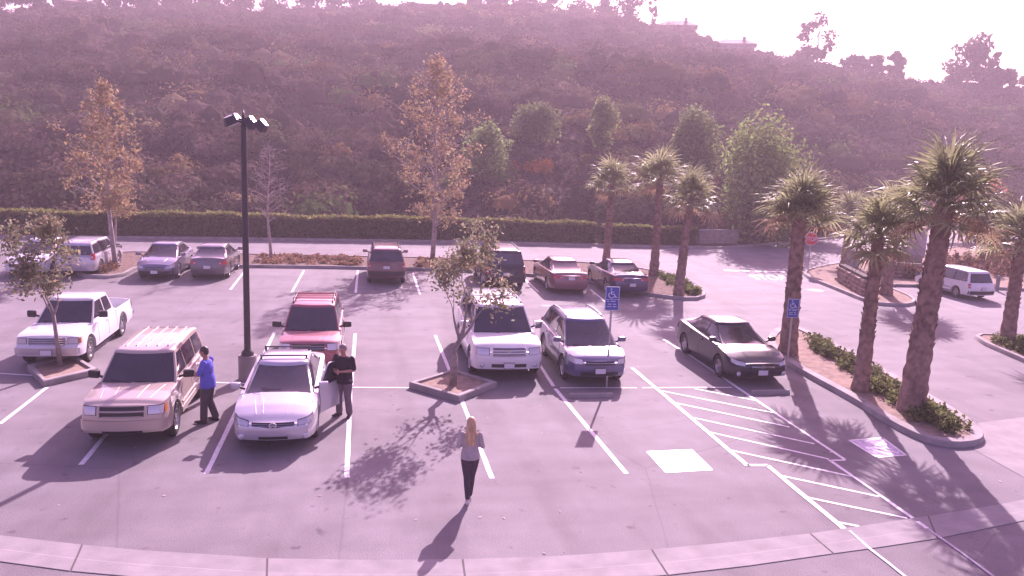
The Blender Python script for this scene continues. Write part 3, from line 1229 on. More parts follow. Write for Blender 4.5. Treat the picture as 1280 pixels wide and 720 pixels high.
# accessible-bay ground panels
Q1 = [(6.181, 16.539), (7.284, 16.584), (7.279, 15.412), (6.193, 15.345)]
o = flat_poly('glare_white_panel', Q1, ZM * 1.2, mat('glare_white_paint', (.86, .85, .87), rough=.35, spec=.6, var=.05, scale=6), lot)  # sun glare on the painted panel, put into the colour as plain white
Q2 = [(11.399, 16.869), (12.354, 16.995), (12.205, 15.9), (11.415, 15.811)]
o = flat_poly('blue_ground_panel', Q2, ZM * 1.2, BLUEP, lot)
for i in range(4):
    strip('panel_border', Q2[i], Q2[(i + 1) % 4], .07, ZM * 2.2, PAINT, o)


def wheelchair(M, m, parent, thick=.004):
    """access symbol drawn in a unit square, mapped by M (callable u,v -> point)"""
    out = []

    def st(pts, w, nm='access_symbol'):
        vs, fs = [], []
        for i, (u, v) in enumerate(pts):
            a = pts[max(i - 1, 0)]
            b = pts[min(i + 1, len(pts) - 1)]
            d = Vector((b[0] - a[0], b[1] - a[1])).normalized()
            nx, ny = -d.y * w / 2, d.x * w / 2
            vs += [M(u + nx, v + ny, thick), M(u - nx, v - ny, thick)]
        fs = [(2 * i, 2 * i + 1, 2 * i + 3, 2 * i + 2) for i in range(len(pts) - 1)]
        mb_.add(vs, fs)
    mb_ = MB()
    # wheel arc, body, seat, leg, arm, head
    st([(.46 + .24 * math.cos(t), .34 + .24 * math.sin(t)) for t in np.linspace(R(125), R(385), 18)], .065)
    st([(.40, .74), (.44, .42), (.66, .42), (.80, .14), (.90, .18)], .075)
    st([(.415, .60), (.64, .60)], .055)
    c_ = [(.40 + .062 * math.cos(t), .86 + .062 * math.sin(t)) for t in np.linspace(0, 2 * math.pi, 14, endpoint=False)]
    mb_.add([M(u, v, thick) for u, v in c_], [tuple(range(14))])
    return mb_.build('access_symbol', m, parent)


def quadmap(Q, z):
    a, b, c_, d = [Vector(q) for q in (Q[3], Q[2], Q[1], Q[0])]      # near-left, near-right, far-right, far-left

    def M(u, v, t):
        p = (a * (1 - u) + b * u) * (1 - v) + (d * (1 - u) + c_ * u) * v
        return (p.x, p.y, z + t)
    return M


wheelchair(quadmap(Q2, ZM * 1.2), PAINT, o)
# limit line and STOP lettering on the exit lane
LL = [(20.101, 43.389), (23.719, 43.094)]
strip('limit_line', LL[0], LL[1], .3, ZM, PAINT, lot)
SQ = [(20.81, 41.894), (22.966, 41.774), (22.287, 40.148), (20.596, 40.297)]
cu = bpy.data.curves.new('stop_text', 'FONT')
cu.body = 'STOP'
cu.align_x = 'CENTER'
tmp = bpy.data.objects.new('tmp', cu)
COL.objects.link(tmp)
me = bpy.data.meshes.new_from_object(tmp.evaluated_get(bpy.context.evaluated_depsgraph_get()))
bpy.data.objects.remove(tmp)
xs = [v.co.x for v in me.vertices]
ys = [v.co.y for v in me.vertices]
MM = quadmap(SQ, 0)
TXT_STOP = me.copy()
for v in me.vertices:
    v.co = MM((v.co.x - min(xs)) / (max(xs) - min(xs)), (v.co.y - min(ys)) / (max(ys) - min(ys)), ZM)
me.name = 'stop_lettering'
link('stop_lettering', me, PAINT, lot)
mc = (22.242, 37.178)
MB().lathe([(.42, .001), (.42, .006), (.0001, .006)], 20, 'Z', (mc[0], mc[1], 0), cap=False
           ).build('manhole_cover', mat('manhole_iron', (.12, .10, .11), rough=.7, var=.3, scale=12), lot)

# concrete valley gutter along the front, slab by slab
TOPE = [(-6.839, 14.03), (-5.969, 13.696), (-4.558, 13.236), (-3.543, 12.954), (-2.491, 12.723), (-1.571, 12.505), (0.022, 12.299), (1.539, 12.177), (3.024, 12.125), (4.767, 12.188), (6.213, 12.305), (7.858, 12.479), (9.179, 12.703), (10.584, 12.942), (12.012, 13.201), (13.6, 13.549), (15.131, 13.939)]
BOTE = [(-6.644, 13.098), (-5.596, 12.773), (-4.452, 12.372), (-3.378, 12.078), (-2.375, 11.839), (-1.482, 11.658), (0.024, 11.436), (1.504, 11.307), (2.962, 11.273), (4.748, 11.331), (6.233, 11.485), (7.875, 11.724), (8.907, 11.864), (10.12, 12.058), (11.489, 12.366), (13.058, 12.724), (14.484, 13.062)]
gut = flat_poly('concrete_gutter', TOPE + BOTE[::-1], .003, mat('gutter_joint', (.10, .09, .09), rough=.95))
tag(gut, kind='structure')
JO = [0, 2, 5, 7, 9, 11, 13, 16]
for k, (i0, i1) in enumerate(zip(JO[:-1], JO[1:])):
    vs, fs = [], []
    n = i1 - i0
    for i in range(i0, i1 + 1):
        a, b = Vector(TOPE[i]), Vector(BOTE[i])
        e = Vector((TOPE[i1][0] - TOPE[i0][0], TOPE[i1][1] - TOPE[i0][1])).normalized() * .017
        off = e if i == i0 else (-e if i == i1 else Vector((0, 0)))
        for t, z in ((.012, .006), (.02, .012), (.52, .006), (.56, .010), (.98, .012), (.99, .006)):
            p = a.lerp(b, t) + off
            vs.append((p.x, p.y, z))
    for i in range(n):
        for j in range(5):
            fs.append((i * 6 + j, (i * 6 + j + 1), (i + 1) * 6 + j + 1, (i + 1) * 6 + j))
    link('gutter_slab', mesh(vs, [f[::-1] for f in fs], 'gutter_slab'), CONC, gut)
# concrete apron at the right
AP = [(15.682, 17.858), (18.011, 18.361), (21.17, 18.946), (18.034, 15.95), (14.038, 14.026), (14.146, 16.113), (14.821, 16.699)]
ap = flat_poly('concrete_apron', AP, .007, CONC)
tag(ap, kind='structure')

# planted beds
far_bed = bed('mulch_bed', [(-13.056, 38.694), (-11.026, 38.399), (-10.982, 41.637), (-9.283, 42.165), (-6.607, 42.137), (-1.685, 42.162), (4.871, 41.641), (8.453, 40.377), (10.742, 38.614), (12.208, 36.094), (13.059, 34.94), (14.48, 34.045), (15.678, 35.23), (16.08, 37.547), (16.069, 39.886), (15.667, 42.198), (13.63, 44.919), (6.277, 45.915), (-1.846, 46.165), (-10.214, 46.487), (-13.319, 46.595), (-13.7, 44.888), (-13.49, 41.424)], BARK, bev=1)
isl = bed('palm_island', [(13.63, 25.488), (13.295, 23.358), (13.233, 22.017), (13.244, 19.696), (13.076, 17.831), (13.163, 16.647), (13.638, 16.198), (14.489, 16.295), (15.034, 16.795), (15.502, 17.869), (15.761, 19.573), (16.08, 21.828), (16.419, 24.262), (16.416, 26.245), (16.582, 28.525), (15.885, 28.799), (14.515, 27.231)], SOIL, w=.30, bev=2)
rb = bed('entrance_bed', [(23.845, 41.428), (23.453, 37.685), (23.077, 34.899), (22.991, 33.548), (23.694, 33.197), (24.797, 33.133), (26.112, 34.601), (26.707, 37.384), (27.309, 38.462), (28.645, 38.411), (31.253, 38.184), (33.98, 37.721), (39.124, 36.102), (76.726, 72.031), (52.033, 61.038), (41.202, 53.713), (33.953, 49.269), (28.917, 46.318), (25.487, 43.82)], SOIL, bev=1)
rb2 = bed('corner_bed', [(22.716, 26.789), (22.1, 23.508), (21.385, 19.151), (26.27, 23.819), (25.017, 26.388), (23.769, 27.563)], SOIL, bev=1)
lb = bed('left_end_bed', [(-18.522, 33.8), (-16.268, 34.876), (-14.252, 35.671), (-13.081, 36.661), (-12.594, 37.883), (-13.113, 38.266), (-14.975, 37.535), (-19.943, 36.479)], BARK, bev=0) if False else None

# kerb along the back street, below the hedge
KB = [(-33.469, 51.477), (-21.58, 52.319), (-8.077, 53.275), (7.334, 53.931), (16.083, 53.26), (24.152, 53.071), (27.061, 54.755), (31.537, 57.243), (38.807, 62.01), (47.808, 67.486), (60.295, 74.876), (76.931, 82.647), (104.959, 96.522)]
vs, fs = [], []
for i, (x, y) in enumerate(KB):
    for dy, z in ((0, -.05), (.02, .15), (.2, .15), (.2, .02)):
        vs.append((x, y + dy, z))
for i in range(len(KB) - 1):
    for j in range(3):
        fs.append((i * 4 + j, (i + 1) * 4 + j, (i + 1) * 4 + j + 1, i * 4 + j + 1))
tag(link('street_kerb', mesh(vs, fs, 'street_kerb', True, 40), KERB), kind='structure')
vs = []
for x, y in KB:
    vs += [(x, y + .16, .10), (x * 1.0, y + 16, .10)]
tag(link('verge', mesh(vs, [(2 * i, 2 * i + 2, 2 * i + 3, 2 * i + 1) for i in range(len(KB) - 1)], 'verge'), BARK), kind='structure')

# ------------------------------------------------------------------ hill
RIDGE = [(-0.7368, 0.0375), (-0.5863, 0.0639), (-0.4444, 0.0877), (-0.378, 0.1026), (-0.3132, 0.1199), (-0.268, 0.1206), (-0.1878, 0.1316), (-0.1114, 0.1321), (0.005, 0.1467), (0.0885, 0.1534), (0.1636, 0.1578), (0.2206, 0.15), (0.277, 0.1498), (0.3289, 0.1382), (0.3613, 0.1343), (0.4124, 0.118), (0.462, 0.1078), (0.5402, 0.0927), (0.5977, 0.0862), (0.63, 0.0771), (0.6826, 0.0749), (0.7254, 0.0734), (0.7992, 0.0649), (0.9659, 0.0479), (1.1257, 0.0321)]
BASEK = [(math.atan2(x, y), math.hypot(x, y)) for x, y in KB]
_a = np.array([q[0] for q in RIDGE]); _e = np.array([q[1] for q in RIDGE])
_ba = np.array([q[0] for q in BASEK]); _br = np.array([q[1] for q in BASEK])


def ridge_r(az):
    return 225 + 22 * math.sin(az * 5.0 + 1.0)


def hill_z(x, y):
    az = math.atan2(x, y)
    r = math.hypot(x, y)
    r0 = float(np.interp(az, _ba, _br)) + 2.6
    rr = ridge_r(az)
    e = float(np.interp(az, _a, _e))
    top = CAM_H + e * rr
    if r <= r0:
        return .1
    t = (r - r0) / (rr - r0)
    n = noise.fractal(Vector((x * .02, y * .02, 3.1)), 1.0, 2.0, 4)
    n2 = noise.fractal(Vector((x * .09, y * .09, 7.7)), 1.0, 2.0, 3)
    if t <= 1:
        s = t ** .92
        ter = .034 * math.sin(t * 34 + 3 * math.sin(az * 6)) * math.sin(math.pi * t)
        z = .1 + (top - .1) * (s + ter) + (n * 2.6 + n2 * .5) * math.sin(math.pi * min(1, t)) ** .6
        return z
    return top - (r - rr) * .16 + n * 1.5


azs = np.linspace(-1.05, 1.35, 190)
ts = np.concatenate([np.linspace(0, 1, 90), 1 + np.linspace(.02, .9, 24)])
vs = []
for a in azs:
    a = float(a)
    r0 = float(np.interp(a, _ba, _br)) + 1.2
    rr = ridge_r(a)
    for t in ts:
        r = r0 + (rr - r0) * float(t)
        x, y = r * math.sin(a), r * math.cos(a)
        vs.append((x, y, hill_z(x, y)))
nt_ = len(ts)
fs = [(i * nt_ + j, (i + 1) * nt_ + j, (i + 1) * nt_ + j + 1, i * nt_ + j + 1) for i in range(len(azs) - 1) for j in range(nt_ - 1)]
HILLM = mat('dry_hillside', (0.05, 0.036, 0.03), rough=.95, spec=.05, col2=(.11, .08, .062), scale=.09, detail=9, bump=.6, bscale=1.2)
tag(link('hillside', mesh(vs, fs, 'hillside', True), HILLM), kind='structure')


def on_ray(px_az, r):
    x, y = r * math.sin(px_az), r * math.cos(px_az)
    return x, y, hill_z(x, y)


# ------------------------------------------------------------------ vegetation
def shrub_cloud(name, spots, m=SHRUB, core=True):
    """spots: (x,y,z,radius,height,colour,nquads)"""
    Vs, Ts = [], []
    cv, cf, ct = [], [], []
    for (x, y, z, r_, h_, col, n) in spots:
        k = random.randint(2, 4)
        per = max(8, n // k)
        for q in range(k):
            ox, oy = random.gauss(0, r_ * .38), random.gauss(0, r_ * .38)
            rr = r_ * random.uniform(.55, .9)
            hh = h_ * random.uniform(.6, 1)
            P = blob_points((x + ox, y + oy, z + hh * .38), (rr, rr, hh * .62), per, .7)
            Vs.append(shell_quads(P, (x + ox, y + oy, z), np.minimum(rr, 1.15) * rng.uniform(.10, .22, (per, 1)) * (1.25 if n < 100 else 1), .36))
            c = np.asarray(col) * random.uniform(.8, 1.2)
            Ts.append(tints(c, per, .16))
            if core:
                # low-poly heart so the shrub is not transparent
                a = np.arange(6) * math.pi / 3 + random.random()
                ring1 = np.stack([x + ox + np.cos(a) * rr * .66, y + oy + np.sin(a) * rr * .66, np.full(6, z + hh * .1)], 1)
                ring2 = np.stack([x + ox + np.cos(a) * rr * .5, y + oy + np.sin(a) * rr * .5, np.full(6, z + hh * .46)], 1)
                apex = np.tile([[x + ox, y + oy, z + hh * .66]], (6, 1))
                n1, n2 = np.roll(ring1, -1, 0), np.roll(ring2, -1, 0)
                Vs.append(np.stack([ring1, n1, n2, ring2], 1).reshape(-1, 3))
                mid = (ring2 + n2) / 2
                Vs.append(np.stack([ring2, mid, n2, apex], 1).reshape(-1, 3))
                Ts.append(np.tile(c * .85, (12, 1)))
    V = np.concatenate(Vs)
    T = np.concatenate(Ts)
    me = bulk_mesh(name, V, 4, np.clip(T, 0, 1))
    return link(name, me, m)


# chaparral over the slope: bands of brown, olive, grey-mauve
spots = []
tries = 0
while len(spots) < 5600 and tries < 60000:
    tries += 1
    a = random.uniform(-.62, .98)
    r0 = float(np.interp(a, _ba, _br))
    rr = ridge_r(a)
    u = random.random()
    r = math.sqrt(lerp((r0 + 4) ** 2, (rr + 6) ** 2, u ** 1.15))
    x, y = r * math.sin(a), r * math.cos(a)
    dn = noise.noise(Vector((x * .035, y * .05, 1.0)))
    # bare dirt scar on the lower slope
    t = (r - r0) / (rr - r0)
    z = hill_z(x, y)
    near = r < r0 + 28
    rad = random.choice([.9, 1.3, 1.8, 2.4, 3.2]) * (1 + .4 * dn) * (.75 if near else 1)
    hh = rad * random.uniform(.8, 1.25)
    cn = noise.noise(Vector((x * .025, y * .04, 9.0)))
    base = random.choice([(.115, .088, .070), (.130, .100, .075), (.090, .086, .055), (.155, .118, .092), (.105, .098, .058), (.075, .062, .048)])
    if cn > .22 and random.random() < .5:
        base = random.choice([(.19, .16, .07), (.14, .155, .065), (.22, .155, .07)])
    if random.random() < .05:
        base = random.choice([(.28, .20, .09), (.14, .20, .07), (.30, .24, .13)])
    spots.append((x, y, z - .1, rad, hh, base, 360 if near else (150 if r < 140 else 84)))
DIRT = [(0.195, -0.0636), (0.231, -0.0562), (0.26, -0.051)]


def not_scar(s):
    az, r = math.atan2(s[0], s[1]), math.hypot(s[0], s[1])
    el = (s[2] - CAM_H) / r
    return not (DIRT[0][0] < az < DIRT[2][0] and 86 < r < 97)


# knee-high brush and dry grass knitted over the whole slope (random points on the hill mesh)
hv = np.array(vs).reshape(len(azs), nt_, 3)
k = 260000
ii = rng.uniform(np.searchsorted(azs, -.62), np.searchsorted(azs, .98), k)
jj = (rng.random(k) ** .75) * 89
i0, j0 = ii.astype(int), jj.astype(int)
fu, fv = (ii - i0)[:, None], (jj - j0)[:, None]
j0 = np.clip(j0, 1, 88)
Pg = (hv[i0, j0] * (1 - fu) + hv[i0 + 1, j0] * fu) * (1 - fv) + (hv[i0, j0 + 1] * (1 - fu) + hv[i0 + 1, j0 + 1] * fu) * fv
rr_ = np.hypot(Pg[:, 0], Pg[:, 1])
Pg[:, 2] += rng.random(k) * .25
sz = (.16 + rr_ / 700)[:, None] * rng.uniform(.6, 1.5, (k, 1))
band = .5 + .5 * np.sin(Pg[:, 0] * .11 + 2 * np.sin(Pg[:, 1] * .07)) * np.sin(Pg[:, 1] * .16 + Pg[:, 0] * .03)
cg = np.array((.030, .026, .022)) * (1 - band[:, None]) + np.array((.058, .048, .032)) * band[:, None]
cg = cg * rng.uniform(.6, 1.45, (k, 1))
lown = shell_quads(Pg, (0, 0, -4000), sz, .55)
tag(link('hillside_brush', bulk_mesh('hillside_brush', lown, 4, cg), SHRUB), 'low dry brush and grass knitted between the shrubs of the hillside', 'brush', kind='stuff')
del lown, Pg
o = shrub_cloud('hillside_chaparral', [s for s in spots if not_scar(s)])
tag(o, 'dry brown and olive chaparral covering the hillside behind the street', 'chaparral', kind='stuff')
del spots


def crown_tree(name, label, cat, x, y, z, h, w, col, n=1800, group=None, trunk_h=.35, leaf=.22, blobs=16, droop=0, flat=1.0, low=.12, tr=.05, mt=LEAF, seed=0, gap=.5):
    """tree with tapered trunk, limbs to every leaf cluster, crown of clusters"""
    rs = random.Random(seed or int(x * 13 + y * 7))
    root = thing(name, label, cat, (x, y, z - .2), rs.uniform(0, 6), group)
    cl = []
    zc, zh = h * (low + 1) / 2, h * (1 - low) / 2
    for i in range(blobs):
        a = rs.uniform(0, 2 * math.pi)
        uz = rs.uniform(-1, 1)
        rad = math.sqrt(max(0, 1 - uz * uz)) * rs.random() ** .4 * w / 2 * .72
        br = w * rs.uniform(.13, .22) * flat
        cl.append((rad * math.cos(a), rad * math.sin(a), zc + uz * max(.1, zh - br * .8), br))
    t = MB()
    t.tube([(0, 0, 0), (w * .01, 0, h * trunk_h), (-w * .015, w * .01, h * .62), (0, 0, h * .86)], [h * tr * .62, h * tr * .48, h * tr * .25, h * tr * .08], 8)
    for cx_, cy_, cz_, br in cl:
        z0 = min(cz_ * .72, h * .6)
        t.tube([(0, 0, z0), (cx_ * .45, cy_ * .45, lerp(z0, cz_, .65)), (cx_, cy_, cz_)], [h * tr * .20, h * tr * .12, h * tr * .04], 5)
    t.build('trunk', TRUNK, root, True)
    Vs, Ts = [], []
    tot = sum(b[3] ** 2 for b in cl)
    for cx_, cy_, cz_, br in cl:
        k = max(12, int(n * br * br / tot))
        P = blob_points((cx_, cy_, cz_), (br, br, br * (.8 + droop)), k, gap)
        if droop:
            P[:, 2] -= droop * br * rng.random(k) * 1.6
        Vs.append(shell_quads(P, (cx_ * .6, cy_ * .6, cz_ - br * .6), leaf * rng.uniform(.6, 1.3, (k, 1)), .6))
        Ts.append(tints(np.asarray(col) * rs.uniform(.75, 1.25), k, .35))
    me = bulk_mesh('crown', np.concatenate(Vs), 4, np.concatenate(Ts))
    link('crown', me, LEAF if mt is None else mt, root)
    return root


def branchy(name, label, cat, x, y, h, spread, col, leaves=10, leaf=.06, levels=4, trunk=(.07,), clear=.35, lean=0, seed=1, group=None, stems=1,
            bark=TRUNK, lv_jit=.16, split=(2, 3), tip_r=.005, z=0, ang=(.35, .75), curve=None, col2=None, taper=.62):
    """recursive tree: every twig end carries leaves"""
    rs = random.Random(seed)
    root = thing(name, label, cat, (x, y, z), 0, group)
    t = MB()
    tips = []
    mids = []

    def grow(p, d, ln, r_, lv):
        n = 3
        pts, rr = [p.copy()], [r_]
        q = p.copy()
        dd = d.copy()
        for i in range(n):
            dd = (dd + Vector((rs.gauss(0, .13), rs.gauss(0, .13), rs.gauss(.03, .06)))).normalized()
            q = q + dd * ln / n
            pts.append(q.copy())
            rr.append(max(tip_r, r_ * (1 - .38 * (i + 1) / n)))
        t.tube(pts, rr, 6 if lv > 2 else 4, cap=False)
        if lv <= 2:
            mids.extend(pts[1:])
        if lv == 0:
            tips.append(q)
            return
        for k in range(rs.choice(split)):
            ax = dd.cross(Vector((rs.gauss(0, 1), rs.gauss(0, 1), rs.gauss(0, 1)))).normalized()
            nd = (Matrix.Rotation(rs.uniform(*ang), 3, ax) @ dd)
            nd.z = nd.z * .9 + .10
            nd.x *= spread[2] if len(spread) > 2 else 1
            nd.normalize()
            grow(q.copy(), nd, ln * rs.uniform(.62, .85), rr[-1] * .78, lv - 1)
    for s in range(stems):
        base = Vector((s * .25, s * .1, 0))
        r_ = trunk[0]
        hc = h * clear
        cv = curve or [(0, 0, 0), (lean * .4, 0, hc * .5), (lean, 0, hc)]
        pts = [base + Vector(c_) for c_ in cv]
        t.tube(pts, list(np.linspace(r_ * 1.25, r_ * .85, len(pts))), 8)
        d = (pts[-1] - pts[-2]).normalized()
        grow(pts[-1].copy(), d, (h - hc) * .36, r_ * .8, levels)
        if levels > 3:
            grow(pts[-1].copy(), (d + Vector((.6, .2, 0))).normalized(), (h - hc) * .30, r_ * .6, levels - 1)
            grow(pts[-1].copy(), (d + Vector((-.6, -.2, 0))).normalized(), (h - hc) * .30, r_ * .6, levels - 1)
    allv = np.array(t.v)
    # fit overall size
    zmax = allv[:, 2].max()
    hc = h * clear
    kz = (h - hc) / (zmax - hc)
    up = allv[:, 2] > hc
    cx0 = (curve or [(0, 0, 0), (lean, 0, hc)])[-1]
    wx = np.percentile(np.abs(allv[up][:, 0] - cx0[0]), 96)
    kx = spread[0] / max(wx, .01)

    def fit(P):
        P = np.array(P, dtype=float)
        u = P[:, 2] > hc
        P[u, 2] = hc + (P[u, 2] - hc) * kz
        w_ = np.clip((P[:, 2] - hc) / ((h - hc) * .25 + 1e-6), 0, 1)
        s_ = 1 + (kx - 1) * w_
        P[:, 0] = cx0[0] + (P[:, 0] - cx0[0]) * np.where(u, s_, 1)
        P[:, 1] = cx0[1] + (P[:, 1] - cx0[1]) * np.where(u, s_, 1)
        return P
    t.v = [tuple(q) for q in fit(t.v)]
    t.build('trunk', bark, root, True)
    if leaves:
        P = fit([tuple(q) for q in tips + mids[::2]])
        P = np.repeat(P, leaves, axis=0) + rng.normal(size=(len(P) * leaves, 3)) * lv_jit
        k = len(P)
        T = tints(col, k, .35)
        if col2 is not None:
            sel = rng.random(k) < .35
            T[sel] = tints(col2, int(sel.sum()), .3)
        me = bulk_mesh('crown', quads(P, leaf * rng.uniform(.6, 1.3, (k, 1)), 1.25), 4, T)
        link('crown', me, LEAF, root)
    return root


def leader_tree(name, label, cat, x, y, h, spread, col, col2, lean=(0, 0), seed=1, group=None, z=0, bark=TRUNK, r=.12, clear=.22, nb=46, tuft=9, leaf=.10, prof=None, stop=1.0):
    """straight leader with limbs all the way up, thin twigs and sparse leaf tufts"""
    rs = random.Random(seed)
    root = thing(name, label, cat, (x, y, z), 0, group)
    t = MB()

    def ax(u):
        return Vector((lean[0] * u ** .7 + .08 * math.sin(u * 7 + seed), lean[1] * u + .06 * math.sin(u * 5), h * u))
    us = np.linspace(0, 1, 11)
    t.tube([ax(u) for u in us], [r * (1 - .93 * u) + .008 for u in us], 7)
    P, W_ = [], []
    for i in range(nb):
        u = clear + (1 - clear) * ((i + rs.random()) / nb) ** .95 * .97
        v = (u - clear) / (1 - clear)
        ln = spread * (prof(v) if prof else (math.sin(math.pi * min(.97, .12 + v * .88)) ** .75)) * rs.uniform(.55, 1.12)
        a = i * 2.4 + rs.uniform(-.5, .5)
        up = rs.uniform(.35, .8)
        d = Vector((math.cos(a), math.sin(a), up))
        p0 = ax(u)
        bend = Vector((0, 0, -.12 * ln))
        pts = [p0, p0 + d * ln * .4, p0 + d * ln * .75 + bend * .4, p0 + d * ln + bend]
        rb = max(.008, r * (1 - u) * .42)
        t.tube(pts, [rb, rb * .7, rb * .45, .005], 4, cap=False)
        for q in range(rs.choice((4, 5, 6))):
            s_ = rs.uniform(.3, 1)
            b0 = p0 + d * ln * s_ + bend * s_ * s_
            e = Vector((rs.gauss(0, 1), rs.gauss(0, 1), rs.gauss(.35, .6))).normalized() * rs.uniform(.22, .5) * (ln * .35 + .25)
            t.tube([b0, b0 + e * .5, b0 + e], [rb * .35 + .003, .006, .004], 3, cap=False)
            P += [b0 + e, b0 + e * .6]
            for w_ in range(2):
                e2 = (e + Vector((rs.gauss(0, .3), rs.gauss(0, .3), rs.gauss(0, .3)))) * .6
                t.tube([b0 + e * .6, b0 + e * .6 + e2], [.006, .003], 3, cap=False)
                P.append(b0 + e * .6 + e2)
    t.build('trunk', bark, root, True)
    if tuft:
        keep = [p for p in P if rs.random() < 1.05 - .75 * (p.z / h) ** 2 and noise.noise(Vector((p.x * .9, p.y * .9, p.z * .9 + seed))) > -.28]
        Q = np.repeat(np.array([tuple(p) for p in keep]), tuft, axis=0)
        k = len(Q)
        Q = Q + rng.normal(size=(k, 3)) * .13
        T = tints(col, k, .35)
        sel = rng.random(k) < .4
        T[sel] = tints(col2, int(sel.sum()), .3)
        link('crown', bulk_mesh('crown', quads(Q, leaf * rng.uniform(.5, 1.2, (k, 1)), 1.1), 4, T), LEAF, root)
    return root


# fan palms -----------------------------------------------------------------
def frond_mesh(seed):
    rs = random.Random(seed)
    vs, fs = [], []
    # petiole
    mb = MB().tube([(0, 0, 0), (.35, 0, .05), (.72, 0, .03)], [.028, .018, .012], 4, cap=False)
    n = 19
    for i in range(n):
        a = R(-118 + 236 * i / (n - 1)) + rs.uniform(-.04, .04)
        ln = (.98 - .22 * abs(i / (n - 1) - .5) * 2) * rs.uniform(.72, 1.15)
        d = Vector((math.cos(a), math.sin(a), 0))
        s = Vector((-math.sin(a), math.cos(a), 0))
        o_ = Vector((.70, 0, .03))
        dr = rs.uniform(.12, .62)
        rows = []
        for u, w in ((0, .006), (.35, .030), (.62, .030), (.85, .014), (1.0, .003)):
            z = .10 * math.sin(u * 2.2) - dr * max(0, u - .5) ** 1.4 * 1.6
            c_ = o_ + d * ln * u * (1 - .12 * max(0, u - .6)) + Vector((0, 0, z))
            rows.append((c_ - s * w + Vector((0, 0, -.012)), c_, c_ + s * w + Vector((0, 0, -.012))))
        k = len(mb.v)
        for r_ in rows:
            mb.v += [tuple(q) for q in r_]
        for j in range(len(rows) - 1):
            for q in range(2):
                mb.f.append((k + j * 3 + q, k + j * 3 + q + 1, k + (j + 1) * 3 + q + 1, k + (j + 1) * 3 + q))
    return mesh(mb.v, mb.f, 'frond')


FG = mat('palm_frond_green', (.26, .28, .145), rough=.45, spec=.5, var=.35, scale=2.5, trans=.5)
FD = mat('palm_frond_dry', (.34, .25, .16), rough=.8, spec=.15, var=.3, scale=3, trans=.3)
FROND = []
for k in range(5):
    m_ = frond_mesh(k)
    m_.materials.append(FG)
    FROND.append(m_)
FDRY = []
for k in range(2):
    m_ = frond_mesh(40 + k)
    m_.materials.append(FD)
    FDRY.append(m_)


def palm(label, base, top_dx, h, r0, r1, fs_, seed, nf=34, z=.1, lo=-30, dryu=.84):
    """r0/r1: trunk radius at base/top; fs_: frond scale"""
    rs = random.Random(seed)
    root = thing('fan_palm', label, 'palm tree', (base[0], base[1], z), rs.uniform(-.2, .2), 'fan palms in the parking lot beds')
    t = MB()
    rows = max(14, int(h / .16))
    nseg = 16
    vs, fs = [], []

    def ax(u):
        return Vector((top_dx * u ** 1.3, 0, h * u))
    for i in range(rows + 1):
        u = i / rows
        rr = lerp(r0, r1, min(1, u ** .45)) * (1 + .05 * math.sin(i * 2.1) + rs.uniform(-.04, .04))
        c_ = ax(u)
        for j in range(nseg):
            a = 2 * math.pi * j / nseg
            rj = rr * (1 + rs.uniform(-.05, .06))
            vs.append(c_ + Vector((rj * math.cos(a), rj * math.sin(a), 0)))
    for i in range(rows):
        for j in range(nseg):
            fs.append((i * nseg + j, i * nseg + (j + 1) % nseg, (i + 1) * nseg + (j + 1) % nseg, (i + 1) * nseg + j))
    t.add(vs, fs)
    t.build('trunk', PALMT, root, True, 30)
    # old frond boots: small split stubs that stand off the trunk
    b_ = MB()
    for i in range(int(rows * .34), rows):
        u = i / rows
        rr = lerp(r0, r1, min(1, u ** .45))
        k = 9
        for j in range(k):
            if rs.random() < .15:
                continue
            a = 2 * math.pi * (j + (i % 2) * .5) / k + rs.uniform(-.1, .1)
            e = Vector((math.cos(a), math.sin(a), 0))
            s = Vector((-math.sin(a), math.cos(a), 0))
            c_ = ax(u) + e * rr * .96
            w, l, o_ = rr * .26, .15 * rs.uniform(.7, 1.3), rs.uniform(.015, .06)
            p0, p1 = c_ - s * w, c_ + s * w
            p2 = c_ + e * o_ + Vector((0, 0, l)) + s * w * .5
            p3 = c_ + e * o_ + Vector((0, 0, l)) - s * w * .5
            q = c_ + e * (o_ * .2) + Vector((0, 0, l * .9))
            b_.add([p0, p1, p2, p3, q], [(0, 1, 2, 3), (1, 4, 2), (0, 3, 4)])
    o = b_.build('frond_boots', PALMT, root)
    o['kind'] = 'stuff'
    top = ax(1)
    for k in range(nf):
        u = (k + .5) / nf
        el = R(lerp(88, lo, u ** .9)) + rs.uniform(-.15, .15)
        az_ = k * 2.399 + rs.uniform(-.25, .25)
        dry = u > dryu
        me = rs.choice(FDRY if dry else FROND)
        o = link('frond', me, None, root)
        s = fs_ * rs.uniform(.75, 1.25)
        o.scale = (s, s, s)
        o.location = top + Vector((0, 0, lerp(.10, -.35, u)))
        o.rotation_euler = (Matrix.Rotation(az_, 3, 'Z') @ Matrix.Rotation(-el, 3, 'Y') @ Matrix.Rotation(rs.uniform(-.5, .5), 3, 'X')).to_euler()
    return root


